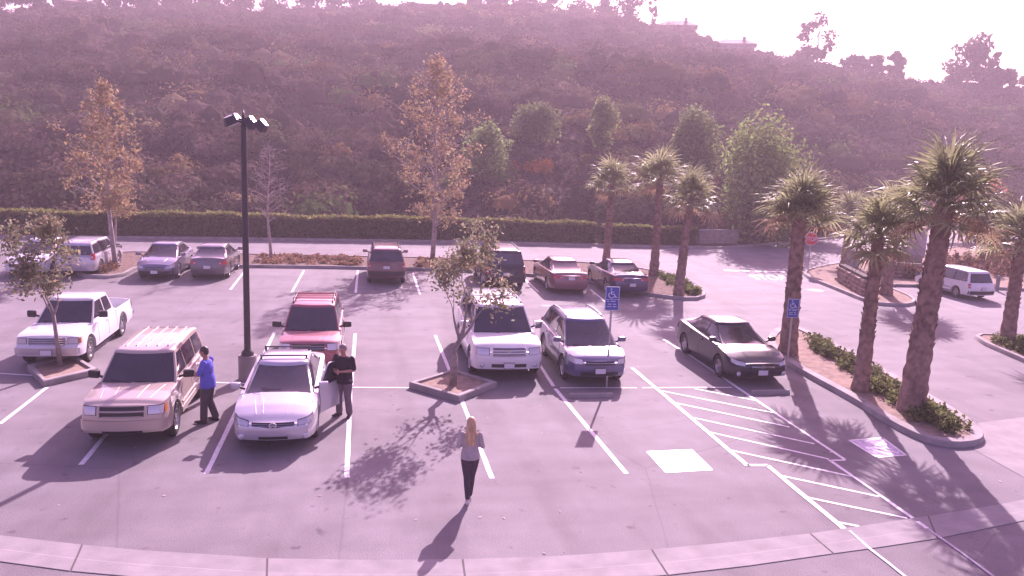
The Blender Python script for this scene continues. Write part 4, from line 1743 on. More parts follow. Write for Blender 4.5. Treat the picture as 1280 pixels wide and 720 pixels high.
def hedge(label, pts, h, w, n):
    """clipped hedge along a polyline"""
    root = thing('hedge', label, 'hedge', (pts[0][0], pts[0][1], .1))
    o0 = Vector((pts[0][0], pts[0][1], 0))
    core = MB()
    Vs = []
    L = sum((Vector(b) - Vector(a)).length for a, b in zip(pts[:-1], pts[1:]))
    for a, b in zip(pts[:-1], pts[1:]):
        a, b = Vector((*a, 0)) - o0, Vector((*b, 0)) - o0
        d = (b - a)
        ln = d.length
        d.normalize()
        s = Vector((-d.y, d.x, 0))
        core.box((a + b) / 2 + Vector((0, 0, h * .46)), (ln, w * .8, h * .92), math.atan2(d.y, d.x))
        k = int(n * ln / L)
        u = rng.random(k) * ln
        side = rng.random(k)
        wob = np.array([noise.noise(Vector((q * .35, 3, 0))) for q in u]) * .22
        y_ = np.where(side < .52, -w / 2 * (1 + rng.normal(size=k) * .06), (rng.random(k) - .5) * w)
        z_ = np.where(side < .52, rng.random(k) * h, h * (1 + np.abs(rng.normal(size=k)) * .055)) + wob
        P = np.array(a) + np.outer(u, d) + np.outer(y_, s) + np.outer(z_, (0, 0, 1))
        Vs.append(quads(P, rng.uniform(.07, .15, (k, 1)), 1.1))
    V = np.concatenate(Vs)
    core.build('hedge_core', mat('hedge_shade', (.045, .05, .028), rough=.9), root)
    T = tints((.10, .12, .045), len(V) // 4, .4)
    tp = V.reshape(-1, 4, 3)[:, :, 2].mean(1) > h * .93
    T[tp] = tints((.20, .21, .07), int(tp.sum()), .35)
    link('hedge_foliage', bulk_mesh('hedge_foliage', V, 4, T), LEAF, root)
    return root


# ------------------------------------------------------------------ vegetation placed
hedge('long clipped green hedge lining the back street below the hillside', [(-32.557, 53.23), (-22.12, 53.656), (-8.263, 54.518), (7.511, 55.272), (15.518, 54.91)], 1.30, 1.0, 26000)
hedge('shorter clipped hedge stretch behind the fan palms, ending at the pale block wall', [(16.06, 54.767), (22.895, 54.627)], 1.15, .9, 5000)
WB = [(23.25, 54.899), (26.584, 55.592)]
wl = thing('block_wall', 'low pale block wall at the right end of the hedge along the back street', 'wall', (WB[0][0], WB[0][1], 0),
           math.atan2(WB[1][1] - WB[0][1], WB[1][0] - WB[0][0]))
wlen = math.hypot(WB[1][1] - WB[0][1], WB[1][0] - WB[0][0])
BLOCK = mat('block_wall_stone', (.30, .25, .22), rough=.9, var=.2, scale=4, bump=.3)
for r_ in range(5):
    MB().box((wlen / 2, 0, .10 + r_ * .20 + .09), (wlen, .28, .185), bev=.012).build('block_course', BLOCK, wl)
MB().box((wlen / 2, 0, 1.12), (wlen + .08, .36, .07), bev=.012).build('coping', CONC, wl)

# small lot trees
LOTG = 'young trees in the diamond planters'
OL = (.22, .22, .13)
B1, B2 = (-8.416, 23.571), (2.292, 21.416)
T1, T2 = (-0.06, 4.1), (0.01, 4.46)
branchy('young_tree', 'young leafy tree in the diamond planter beside the white pickup truck', 'tree', B1[0], B1[1], T1[1], (.95,), OL, leaves=5, leaf=.050, levels=5,
        trunk=(.055,), clear=.36, seed=5, group=LOTG, curve=[(0, 0, .0), (-.06, 0, T1[1] * .2), (-.10, 0, T1[1] * .36)], lv_jit=.14, z=.10, bark=mat('grey_bark', (.26, .21, .20), rough=.9, var=.3, scale=8), col2=(.30, .26, .17))
branchy('young_tree', 'young forked tree with a crooked trunk in the diamond planter beside the white SUV', 'tree', B2[0], B2[1], T2[1], (1.12,), OL, leaves=5, leaf=.050, levels=5,
        trunk=(.085,), clear=.29, seed=12, group=LOTG, curve=[(0, 0, 0), (.02, 0, T2[1] * .18), (-.02, 0, T2[1] * .22), (.16, 0, T2[1] * .29)], lv_jit=.16, z=.10, bark=MATS['grey_bark'], col2=(.30, .26, .17))

# street trees
OR_ = (.31, .225, .13)
S1, S1T = (-11.953, 40.82), (-0.14, 8.59)
S1b = (-13.31, 46.129)
S2, S2T = (3.486, 44.871), (-0.29, 11.03)
S3, S3T = (-5.228, 44.314), (-0.01, 6.0)
PLB = mat('sycamore_bark', (.33, .27, .25), rough=.85, var=.35, scale=4, bump=.3)
STG = 'autumn street trees in the mulch bed'
CONE = lambda v: (math.sin(math.pi * min(1, .16 + v * .84)) ** .8) * (1.12 - .35 * v)
leader_tree('autumn_tree', 'tall orange-leaved street tree with a leaning trunk left of the parked sedans', 'tree', S1[0], S1[1], S1T[1], 1.75, OR_, (.34, .27, .15), lean=(S1T[0], 0),
            seed=21, group=STG, z=.1, bark=PLB, r=.12, clear=.27, nb=44, tuft=8, leaf=.085, prof=CONE)
leader_tree('autumn_tree', 'slim autumn sapling standing close behind the leaning orange-leaved tree', 'tree', S1b[0], S1b[1], 4.09, .9, (.26, .22, .10), (.30, .22, .12), lean=(-.15, 0),
            seed=23, group=STG, z=.1, bark=PLB, r=.07, clear=.45, nb=20, tuft=7, leaf=.08)
leader_tree('autumn_tree', 'tallest broad sycamore with sparse tan-orange leaves in front of the hedge', 'tree', S2[0], S2[1], S2T[1], 3.1, OR_, (.34, .28, .17), lean=(.0, 0),
            seed=31, group=STG, z=.1, bark=PLB, r=.14, clear=.17, nb=72, tuft=7, leaf=.085, prof=CONE)
leader_tree('bare_tree', 'leafless thin-branched street tree right of the lamp post', 'tree', S3[0], S3[1], S3T[1], 1.5, OR_, OR_, seed=8, z=.1, bark=PLB, r=.085, clear=.33, nb=40, tuft=0)

# fan palms: base pixel, crown pixel
PALMS = [((12.956, 43.097), (0.07, 4.65), 1.3804243556792828), ((14.949, 40.821), (-0.02, 5.09), 1.6224646214445602), ((14.156, 35.174), (0.26, 4.49), 1.263717069846939), ((13.894, 24.525), (-0.07, 4.64), 1.3476941932419215), ((13.981, 20.464), (0.0, 4.46), 1.1545019401229564), ((29.071, 45.677), (0.02, 2.89), 1.591895370142362), ((25.068, 35.58), (-0.02, 3.67), 1.7344729116426512), ((14.284, 18.63), (0.19, 5.48), 1.5615259870637825), ((23.597, 26.035), (-0.04, 3.84), 1.3824584866024892)]
PLAB = ['fan palm behind the two dark sedans, leftmost of all the palms', 'taller fan palm behind the shorter one at the tip of the mulch bed',
        'shorter fan palm nearest the kerb at the rounded tip of the mulch bed', 'fan palm right beside the black sedan at the head of the long palm island',
        'middle fan palm of the three on the long palm island', 'small distant fan palm beside the stop sign and the dark boulders',
        'fan palm in front of the grey signboard by the stone wall', 'tallest and thickest fan palm, on the rounded near end of the palm island',
        'fan palm at the right edge of the picture, in front of the white minivan lot']
RAD = [(.34, .22), (.38, .24), (.36, .23), (.44, .30), (.36, .22), (.36, .24), (.42, .30), (.50, .33), (.42, .26)]
for k, ((bx_, by_), (dx_, hh_), hw_) in enumerate(PALMS):
    palm(PLAB[k], (bx_, by_), dx_, hh_, RAD[k][0] * .78, RAD[k][1] * .66, hw_ / 1.42, 60 + k, nf=36 if k in (3, 4, 7) else 28, lo=-4 if k == 3 else -30, dryu=.93 if k == 3 else .84)

# ground cover in the palm island and the bed tips
def cover(name, label, polys, n, size, col, h):
    Vs, Ts = [], []
    for p, cnt in polys:
        xs_, ys_ = [q[0] for q in p], [q[1] for q in p]
        pts = []
        while len(pts) < cnt:
            x, y = random.uniform(min(xs_), max(xs_)), random.uniform(min(ys_), max(ys_))
            ins = False
            for (x1, y1), (x2, y2) in zip(p, p[1:] + p[:1]):
                if (y1 > y) != (y2 > y) and x < (x2 - x1) * (y - y1) / (y2 - y1) + x1:
                    ins = not ins
            if ins:
                pts.append((x, y))
        for x, y in pts:
            r_ = random.uniform(.18, .36)
            k = n
            hh = h * random.uniform(.6, 1.2)
            P = blob_points((x, y, .12 + hh * .4), (r_, r_, hh * .6), k, .4)
            Vs.append(quads(P, size * rng.uniform(.6, 1.3, (k, 1)), 1.2))
            Ts.append(tints(np.asarray(col) * random.uniform(.7, 1.3), k, .35))
    o_ = link(name, bulk_mesh(name, np.concatenate(Vs), 4, np.concatenate(Ts)), LEAF)
    return tag(o_, label, 'ground cover', kind='stuff')


I1 = [(15.977, 26.972), (16.009, 25.561), (15.793, 23.287), (15.411, 20.866), (15.04, 18.46), (14.368, 17.576), (14.004, 18.841), (14.132, 20.307), (14.701, 22.224), (15.001, 25.137)]
I2 = [(14.941, 19.828), (14.989, 18.084), (14.825, 17.143), (14.066, 16.748), (13.688, 17.735)]
I3 = [(15.277, 41.364), (15.684, 38.897), (15.521, 35.423), (14.793, 34.809), (14.428, 36.189), (14.762, 39.319)]
I4 = [(23.233, 26.912), (24.577, 25.901), (24.029, 23.874), (22.772, 23.904), (22.89, 25.924)]
cover('ground_cover', 'low green ground cover growing along the street side of the palm island', [(inset(ccw(I1), .18), 120), (inset(ccw(I2), .1), 26)], 60, .055, (.13, .15, .06), .34)
cover('ground_cover', 'green ground cover filling the rounded tip of the mulch bed under two palms', [(inset(ccw(I3), .15), 46)], 60, .06, (.13, .16, .06), .34)
cover('ground_cover', 'low green plants round the rightmost palm in the corner bed', [(I4, 50)], 60, .055, (.13, .15, .06), .32)
I5 = [(29.201, 40.709), (31.943, 43.131), (38.676, 47.562), (49.415, 53.382), (37.962, 40.711), (30.374, 40.256)]
cover('ground_cover', 'dry brown shrubs on the bank behind the white minivan', [(I5, 150)], 50, .10, (.17, .10, .07), .75)
I6 = [(-13.239, 39.56), (-11.265, 39.253), (-13.247, 44.937), (-13.794, 43.2)]
cover('ground_cover', 'reddish brown low shrubs at the left end of the mulch bed', [(I6, 40)], 50, .07, (.20, .12, .08), .45)
dry = []
I7 = [(-5.701, 42.61), (-0.476, 42.529), (-0.517, 45.839), (-6.128, 45.857)]
I8 = [(2.411, 42.235), (7.743, 41.082), (8.463, 45.047), (2.598, 45.697)]
cover('dry_leaf_litter', 'dry brown leaf litter and low twigs along the mulch bed', [(I7, 90), (I8, 90)], 36, .07, (.24, .15, .10), .16)

# trees on the lower slope
MID = [(0.4674, -0.1011), (0.3879, -0.0698), (0.1412, -0.0677), (0.1997, -0.0575), (0.2783, -0.0328), (0.6794, -0.0319), (0.7097, -0.0257), (-0.0401, -0.0868), (-0.202, -0.0893), (-0.3385, -0.0895), (0.2327, -0.0904), (0.3495, -0.0913), (0.5217, -0.0617), (0.6311, -0.0002)]
PG = (.12, .165, .06)
MIDS = [(0, 64, 9.4, 8.0, (.23, .30, .10), 16000, .15, .9, 'large rounded green pepper tree at the end of the block wall'),
        (1, 71, 7.6, 5.0, (.22, .27, .11), 7500, .15, .5, 'round green pepper tree behind the middle palms'),
        (2, 68, 5.2, 4.0, (.22, .29, .11), 5200, .14, .5, 'small green tree right of the tall sycamore, just above the hedge'),
        (3, 78, 4.6, 5.0, (.17, .21, .085), 5000, .15, .3, 'dark green tree on the slope left of the bare dirt patch'),
        (4, 76, 6.0, 3.0, (.22, .26, .11), 3000, .14, .4, 'slender pale green tree above the bare dirt patch'),
        (5, 80, 6.5, 5.2, (.36, .19, .11), 3600, .17, .1, 'orange-brown tree behind the crown of the tallest palm'),
        (6, 66, 5.0, 4.8, (.15, .14, .075), 3600, .16, .2, 'dark bushy tree at the right edge above the minivan'),
        (12, 70, 6.0, 6.0, (.13, .12, .075), 3600, .16, .2, 'dull brown-green tree between the pepper tree and the stop sign palms')]
for k, r_, h_, w_, col, n_, lf, dr, lab in MIDS:
    x, y, z = on_ray(MID[k][0], r_)
    crown_tree('pepper_tree' if k < 5 else 'hillside_tree', lab, 'tree', x, y, z, h_, w_, col, n=n_, leaf=lf, blobs=26, droop=dr, low=.16 if k in (0, 1) else .22, flat=1.2, seed=k + 3,
               group='pepper trees above the back street' if k < 5 else None)
BU = [(0.1778, -0.0274), (0.204, -0.0244), (-0.0402, -0.0147), (0.0067, -0.0186), (-0.2243, -0.0444), (-0.2075, 0.0155), (0.0536, 0.023), (0.075, 0.1301), (0.1136, 0.0982), (-0.3725, 0.0194), (0.1245, -0.0352), (-0.2925, 0.0822), (0.016, -0.0022), (0.5431, -0.0176), (-0.0774, -0.0876), (-0.1498, -0.0887), (-0.3658, -0.0499), (-0.1077, 0.0716)]
BUS = [(0, 74, 1.6, 1.2, (.42, .17, .05), 'small orange bush on the slope, left one of the pair'), (1, 74, 2.6, 1.4, (.44, .19, .05), 'wider orange bush on the slope, right one of the pair'),
       (2, 92, 3.2, 1.8, (.22, .15, .08), 'tan rounded bush on the slope above the lamp post car'), (5, 100, 4.4, 2.2, (.26, .17, .08), 'golden brown bush left of the lamp head'),
       (4, 78, 3.0, 2.0, (.17, .14, .05), 'olive yellow bush above the two sedans by the left tree'),
       (7, 208, 11, 3.6, (.20, .21, .07), 'yellow-green shrub high on the slope below the ridge gap'), (8, 165, 13, 6, (.095, .115, .05), 'large domed dark green tree high on the slope behind the sycamore top'),
       (9, 130, 14, 5.5, (.085, .11, .045), 'dark green thicket on the slope at the left edge'),
       (12, 84, 3.2, 1.9, (.19, .13, .07), 'brown bush on the slope left of the sycamore'),
       (14, 66, 3.4, 1.9, (.16, .11, .075), 'brown scrub bush just above the hedge right of the bare tree')]
for k, r_, w_, h_, col, lab in BUS:
    x, y, z = on_ray(BU[k][0], r_)
    # slide up or down the slope until the bush sits at the right height
    best = min(np.arange(62, 215, 2), key=lambda q: abs((on_ray(BU[k][0], float(q))[2] + h_ * .4 - CAM_H) / float(q) - BU[k][1]))
    x, y, z = on_ray(BU[k][0], float(best))
    s_ = float(best) / r_
    o = shrub_cloud('slope_bush', [(0, 0, 0, w_ * .42 * s_, h_ * s_, col, 900)])
    o.location = (x, y, z)
    tag(o, lab, 'bush')
# dirt scar on the slope
x0, y0, z0 = on_ray(DIRT[1][0], 92)

# ridge line trees, one by one: azimuth pixel, half width px, height px, kind
RT = [(-0.4185, 34, 60, 0), (-0.385, 30, 60, 0), (-0.3585, 26, 52, 0), (-0.3413, 16, 34, 0), (-0.2886, 10, 24, 2), (-0.268, 18, 30, 1), (-0.2398, 20, 28, 1), (-0.2083, 22, 26, 1), (-0.1779, 20, 30, 1), (-0.1459, 22, 28, 1), (-0.1114, 20, 26, 1), (-0.078, 20, 32, 1), (-0.045, 22, 34, 1), (-0.0133, 20, 34, 1), (0.0438, 18, 14, 1), (0.1222, 14, 20, 0), (0.1467, 22, 30, 1), (0.1779, 22, 34, 1), (0.2091, 22, 32, 1), (0.2413, 24, 26, 1), (0.2734, 20, 30, 1), (0.3052, 24, 44, 0), (0.3285, 8, 44, 2), (0.4012, 10, 9, 1), (0.5144, 27, 64, 3), (0.4989, 16, 24, 1), (0.5534, 16, 28, 3), (0.5748, 16, 26, 3), (0.5983, 15, 34, 3), (0.6663, 30, 66, 3), (0.6574, 18, 34, 1), (0.681, 20, 48, 3), (0.6992, 16, 26, 3), (0.7199, 14, 22, 1), (0.7531, 26, 50, 3), (-0.4631, 34, 60, 0)]
RL = {0: 'dark tall eucalyptus', 1: 'hazy rounded tree', 2: 'thin reddish tree', 3: 'airy clumped eucalyptus'}
PLACE = ['far beyond the left edge', 'at the left edge of the picture', 'left of the first sky gap', 'shortest beside the first sky gap', 'standing alone right of the first sky gap', 'just right of the reddish one',
         'second from the reddish one', 'third from the reddish one', 'fourth from the reddish one', 'above the lamp head', 'just right of above the lamp head', 'left of the sycamore, tall', 'further left of the bright gap',
         'touching the left side of the bright gap', 'small, inside the bright gap above the sycamore', 'narrow, right of the bright gap', 'second right of the bright gap', 'third right of the bright gap',
         'fourth right of the bright gap', 'left of the tall dark pair', 'beside the tall dark one above the left palms', 'last dark one before the open sky', 'thin top at the start of the open sky',
         'small by the domed house roof', 'standing highest in the middle of the open sky', 'low shoulder of the highest one', 'first of the row of three', 'middle of the row of three', 'last of the row of three',
         'biggest on the right skyline', 'left shoulder of the biggest one', 'right half of the biggest one', 'small one near the right edge', 'last at the right edge', 'beyond the right edge', 'furthest left']
for i, (a, w_, h_, k) in enumerate(RT):
    r_ = ridge_r(a) - (2 if k != 1 else -3)
    x, y, z = on_ray(a, r_)
    sc = r_ / 1015
    h_m, w_m = h_ * sc, w_ * 2 * sc
    col = [(.075, .085, .05), (.10, .095, .06), (.17, .09, .07), (.085, .085, .055)][k]
    crown_tree('ridge_tree', f'{RL[k]} on the ridge line, {PLACE[i]}', 'tree', x, y, z - 1, h_m + 1, w_m, col,
               n=[800, 620, 260, 900][k], leaf=[.50, .55, .4, .50][k], blobs=[14, 12, 9, 17][k], low=[.18, .08, .2, .2][k], gap=.35, tr=.03, flat=[1, 1.15, .9, .78][k], seed=100 + i,
               group='trees along the ridge')
# continuous low scrub that closes the ridge line
sp_ = []
for i in range(420):
    a = -.62 + 1.6 * i / 420 + random.uniform(-.002, .002)
    r_ = ridge_r(a) + random.uniform(-3, 3)
    x, y, z = on_ray(a, r_)
    h_ = random.uniform(1.2, 2.6) * (1.5 if noise.noise(Vector((a * 14, 0, 5))) > 0 else .7)
    sp_.append((x, y, z - .4, random.uniform(1.2, 2.4), h_, random.choice([(.09, .075, .055), (.12, .09, .07)]), 40))
tag(shrub_cloud('ridge_scrub', sp_), 'low continuous scrub along the ridge skyline', 'scrub', kind='stuff')

# houses on the ridge
HR = [(0.3577, 24, 14), (0.4242, 25, 13), (-0.3096, 22, 8), (0.0744, 30, 6)]
HLAB = ['low pale house with a dark hipped roof on the ridge, left of the open sky', 'domed brown roofed house on the ridge, right of the hipped one', 'small dark roofed house in the first sky gap at the far left', 'long low house on the ridge in the bright gap above the sycamore']
WALLM = mat('house_stucco', (.32, .26, .23), rough=.9, var=.1)
ROOFM = mat('house_roof_tile', (.15, .095, .08), rough=.9, var=.3, scale=2)
for (a, w_, h_), lab in zip(HR, HLAB):
    r_ = ridge_r(a) + 1
    x, y, z = on_ray(a, r_)
    sc = r_ / 1015
    wm, hm = w_ * 2 * sc, h_ * sc
    hz = thing('ridge_house', lab, 'house', (x, y, z - .6), -a)
    MB().box((0, 0, (hm * .55 + .6) / 2), (wm * .9, 8, hm * .55 + .6)).build('wall', WALLM, hz)
    b_ = hm * .55 + .6
    vs = [(-wm / 2, -4.6, b_), (wm / 2, -4.6, b_), (wm / 2, 4.6, b_), (-wm / 2, 4.6, b_), (-wm * .24, 0, b_ + hm * .55), (wm * .24, 0, b_ + hm * .55)]
    rf = link('roof', mesh(vs, [(0, 1, 5, 4), (1, 2, 5), (2, 3, 4, 5), (3, 0, 4), (3, 2, 1, 0)]), ROOFM, hz)
    MB().box((wm * .2, -1, b_ + hm * .5), (.9, .9, hm * .5)).build('chimney', WALLM, rf)
    for q in (-.3, 0, .3):
        MB().box((wm * q, -4.03, b_ * .62), (wm * .12, .1, b_ * .32)).build('window', GLASS, hz)

# ------------------------------------------------------------------ lot furniture
def planter(label, P, treexy):
    p = ccw(P)
    c_ = Vector((sum(q[0] for q in p) / 4, sum(q[1] for q in p) / 4))
    root = thing('diamond_planter', label, 'planter', (c_.x, c_.y, 0), 0, 'raised diamond planters between bays')
    q = [Vector(v) - c_ for v in p]
    qi = [v * (1 - .16 / max(.1, abs(v.normalized().dot(v)) ) * 1.25) for v in q]
    flat_poly('planter_soil', [tuple(v) for v in qi], .11, SOIL, root)
    for i in range(4):
        a, b, ai, bi = q[i], q[(i + 1) % 4], qi[i], qi[(i + 1) % 4]
        e = (b - a).normalized() * .006
        a, b, ai, bi = a + e, b - e, ai + e, bi - e
        bt = .02
        n1 = ((ai + bi) / 2 - (a + b) / 2).normalized() * bt
        vs = [(a.x, a.y, -.02), (b.x, b.y, -.02), (b.x, b.y, .15), (a.x, a.y, .15),
              (a.x + n1.x, a.y + n1.y, .17), (b.x + n1.x, b.y + n1.y, .17), (bi.x, bi.y, .17), (ai.x, ai.y, .17), (ai.x, ai.y, .05), (bi.x, bi.y, .05)]
        link('kerb_side', mesh(vs, [(0, 1, 2, 3), (3, 2, 5, 4), (4, 5, 6, 7), (7, 6, 9, 8), (0, 3, 4, 7, 8), (1, 9, 6, 5, 2)]), KERB, root)
    return root


planter('raised concrete diamond planter beside the white pickup truck', [(-9.285, 23.598), (-8.301, 21.999), (-7.313, 23.141), (-8.496, 24.75)], B1)
planter('raised concrete diamond planter in front of the white SUV', [(1.096, 21.54), (2.322, 20.232), (3.532, 21.513), (2.43, 22.813)], B2)


def wheel_stop(label, a, b):
    a, b = Vector(a), Vector(b)
    d = (b - a)
    root = MB()
    L_ = d.length
    prof = [(-.075, 0), (.075, 0), (.07, .06), (.045, .115), (-.045, .115), (-.07, .06)]
    vs, fs = [], []
    xs_ = [-L_ / 2, -L_ / 2 + .02, L_ / 2 - .02, L_ / 2]
    for i, x in enumerate(xs_):
        k = .85 if i in (0, 3) else 1
        vs += [(x, y * k, z * k) for y, z in prof]
    for i in range(3):
        for j in range(6):
            fs.append((i * 6 + j, i * 6 + (j + 1) % 6, (i + 1) * 6 + (j + 1) % 6, (i + 1) * 6 + j))
    fs += [tuple(range(6))[::-1], tuple(range(18, 24))]
    m_ = root.add(vs, fs).build('wheel_stop', KERB, loc=((a.x + b.x) / 2, (a.y + b.y) / 2, .001), rot=(0, 0, math.atan2(d.y, d.x)))
    tag(m_, label, 'wheel stop', 'concrete wheel stops')
    pins = MB()
    for x in (-L_ * .33, L_ * .33):
        pins.lathe([(.014, .11), (.014, .121), (.0001, .122)], 8, 'Z', (x, 0, 0), cap=False)
    pins.build('anchor_pin', BLK, m_)


wheel_stop('concrete wheel stop in front of the dark blue crossover', *[(5.348, 20.494), (6.587, 20.507)])
wheel_stop('concrete wheel stop in front of the black sedan', *[(10.678, 20.537), (11.813, 20.56)])

SIGNB = mat('sign_blue', (.045, .075, .36), rough=.4, spec=.5)
SIGNW = mat('sign_white', (.62, .62, .68), rough=.5)
STEEL = mat('galvanised_steel', (.42, .40, .42), rough=.45, metal=.7)


def access_sign(label, xy, top, tilt, w=.40, hh=.68, bottom=None):
    root = thing('parking_sign', label, 'sign', (xy[0], xy[1], 0), 0, 'blue accessible parking signs')
    MB().box((0, 0, top / 2), (.045, .045, top)).build('post', STEEL, root)
    pn = MB().box((0, 0, 0), (w, .008, hh), bev=.0).build('sign_panel', SIGNB, root, loc=(0, -.032, top - hh / 2 + .02), rot=(0, 0, R(tilt)))
    # border
    m_ = MB()
    for sx in (-1, 1):
        m_.box((sx * (w / 2 - .012), -.0065, 0), (.014, .004, hh - .01))
    for sz in (-1, 1):
        m_.box((0, -.006, sz * (hh / 2 - .012)), (w - .01, .004, .014))
    m_.box((0, -.0065, hh * -.04), (w - .03, .004, .010))
    m_.build('sign_border', SIGNW, pn)
    s_ = hh * .52

    def M(u, v, t):
        return ((u - .52) * s_ * 1.0, -.0045 - t, hh * .22 + (v - .5) * s_ * .92)
    wheelchair(M, SIGNW, pn, .0015)
    # rows of fine print, too small to read in the photograph
    m_ = MB()
    for i, (wd, zz) in enumerate(((.74, -.11), (.62, -.19), (.74, -.26))):
        n = int(wd * w / .035)
        for j in range(n):
            if (j * 7 + i * 3) % 5 == 4:
                continue
            m_.box((-wd * w / 2 + (j + .5) * .035, -.0055, hh * zz * 1.45 + .03), (.024, .002, .026))
    m_.build('fine_print', SIGNW, pn)
    return root


access_sign('blue wheelchair parking sign on a post in front of the dark blue crossover', (6.662, 21.385), 2.89, -4)
access_sign('blue wheelchair parking sign on a post in front of the palm beside the black sedan', (13.044, 22.994), 2.27, -14, w=.36, hh=.60)

# lamp post
LP = (-3.275, 22.535)
LH = 6.99
lp = thing('lamp_post', 'tall dark parking lot lamp post with floodlight heads and round concrete base', 'lamp post', (LP[0], LP[1], 0))
DKM = mat('dark_bronze_paint', (.035, .028, .035), rough=.45, spec=.5)
MB().lathe([(.25, 0), (.25, .66), (.235, .69), (.0001, .69)], 24, 'Z', cap=False).build('concrete_base', KERB, lp, True, 40)
MB().lathe([(.17, .69), (.17, .74), (.15, .80), (.10, .84), (.085, .90), (.0001, .90)], 20, 'Z', cap=False).build('base_cover', DKM, lp, True, 40)
MB().tube([(0, 0, .8), (0, 0, LH * .55), (0, 0, LH - .1)], [.088, .082, .076], 14).build('pole', DKM, lp, True, 50)
MB().tube([(0, 0, LH - .12), (0, 0, LH + .10), (0, 0, LH + .30)], [.05, .045, .012], 10).build('finial', DKM, lp, True)
LG = mat('lamp_glass', (.75, .74, .78), rough=.08, spec=.8, coat=1)
for ang, rr, zz in ((R(-30), .22, -.02), (R(-20), .50, -.08), (R(150), .30, .06), (R(205), .34, .0)):
    d = Vector((math.cos(ang), math.sin(ang), 0))
    T_ = Matrix.Rotation(R(-23), 3, 'Z') @ Matrix.Rotation(R(46), 3, 'Y') if ang < 0 else Matrix.Rotation(ang, 3, 'Z') @ Matrix.Rotation(R(24), 3, 'Y')
    hd = MB()
    vs = []
    for x, y, z in ((-.17, .13, -.10), (.17, .13, -.10), (.17, -.13, -.10), (-.17, -.13, -.10), (-.10, .07, .11), (.12, .07, .11), (.12, -.07, .11), (-.10, -.07, .11)):
        vs.append(T_ @ Vector((x, y, z)))
    hd.add(vs, [(3, 2, 1, 0), (4, 5, 6, 7), (0, 1, 5, 4), (1, 2, 6, 5), (2, 3, 7, 6), (3, 0, 4, 7)])
    o = hd.build('lamp_head', DKM, lp, loc=(d.x * rr, d.y * rr, LH + zz))
    g_ = MB()
    vs = [T_ @ Vector((x, y, -.112)) for x, y in ((-.14, -.10), (.14, -.10), (.14, .10), (-.14, .10))]
    vs += [T_ @ Vector((x, y, -.10)) for x, y in ((-.15, -.11), (.15, -.11), (.15, .11), (-.15, .11))]
    g_.add(vs, [(3, 2, 1, 0), (0, 1, 5, 4), (1, 2, 6, 5), (2, 3, 7, 6), (3, 0, 4, 7)]).build('lamp_lens', LG, o)
    MB().box(T_ @ Vector((0, 0, .117)), (.21, .13, .012), M=T_).build('glint_plate', mat('glint_metal', (.75, .73, .76), rough=.2, metal=.9), o)  # shiny plate added on the tilted head to catch a sun glint
    MB().tube([(0, 0, .02), (-d.x * rr, -d.y * rr, -.02)], .03, 6).build('arm', DKM, o)

# stop sign
SS = (25.047, 42.907)
SH = 2.28
st = thing('stop_sign', 'red octagonal stop sign on a thin post at the street corner', 'sign', (SS[0], SS[1], .1), -math.atan2(SS[0], SS[1]) * .8)
MB().tube([(0, 0, 0), (0, 0, SH)], .03, 8).build('post', STEEL, st)
ra = .40
oc = [(ra * math.cos(R(22.5 + 45 * i)), ra * math.sin(R(22.5 + 45 * i))) for i in range(8)]
vs = [(x, -.045, SH - ra + z) for x, z in oc] + [(x, -.035, SH - ra + z) for x, z in oc]
pn = link('sign_panel', mesh(vs, [tuple(range(8))[::-1], tuple(range(8, 16))] + [(i, (i + 1) % 8, 8 + (i + 1) % 8, 8 + i) for i in range(8)]), mat('stop_red', (.50, .03, .05), rough=.5), st)
vs = [(x * .97, -.048, SH - ra + z * .97) for x, z in oc] + [(x * .91, -.048, SH - ra + z * .91) for x, z in oc]
link('sign_border', mesh(vs, [(i, 8 + i, 8 + (i + 1) % 8, (i + 1) % 8) for i in range(8)]), SIGNW, pn)
mx_, mn_, my_, ny_ = max(v.co.x for v in TXT_STOP.vertices), min(v.co.x for v in TXT_STOP.vertices), max(v.co.y for v in TXT_STOP.vertices), min(v.co.y for v in TXT_STOP.vertices)
for v in TXT_STOP.vertices:
    u, w_ = (v.co.x - mn_) / (mx_ - mn_) - .5, (v.co.y - ny_) / (my_ - ny_) - .5
    v.co = (u * ra * 1.5, -.051, SH - ra + w_ * ra * .62)
TXT_STOP.name = 'stop_lettering'
link('stop_lettering', TXT_STOP, SIGNW, pn)

# things by the entrance: utility box, monument board, stacked stone walls, boulders
ub = (29.013, 44.719)
o = MB().box((0, 0, .48), (.62, .45, .96), bev=.03).build('utility_box', mat('utility_grey', (.30, .29, .31), rough=.6, var=.1), loc=(ub[0], ub[1], .1))
tag(o, 'small grey utility cabinet on the dirt behind the stone wall', 'utility box')
MB().box((0, 0, .985), (.66, .49, .05), bev=.01).build('cabinet_lid', CONC, o)
mb_ = (32.99, 45.05)
o = MB().box((0, 0, 0), (1.75, .30, 1.9), bev=.03).build('signboard', mat('monument_grey', (.42, .36, .38), rough=.7, var=.06, scale=2), loc=(mb_[0], mb_[1], .95 + .75), rot=(0, 0, R(-24)))
tag(o, 'blank grey monument signboard standing behind the stone wall', 'signboard')
MB().box((0, 0, -1.1), (1.5, .5, .6), bev=.03).build('plinth', BLOCK, o)
STONE = mat('stacked_stone', (.27, .185, .15), rough=.9, var=.35, scale=2.5, bump=.5, bscale=8)
SM = []
for k in range(5):
    rs = random.Random(k)
    bm = bmesh.new()
    bmesh.ops.create_cube(bm, size=1)
    bmesh.ops.bevel(bm, geom=list(bm.edges), offset=.14, segments=1, affect='EDGES')
    for v in bm.verts:
        v.co += Vector((rs.uniform(-.05, .05), rs.uniform(-.05, .05), rs.uniform(-.05, .05)))
    me_ = bpy.data.meshes.new('stone')
    bm.to_mesh(me_)
    bm.free()
    me_.materials.append(STONE)
    SM.append(me_)


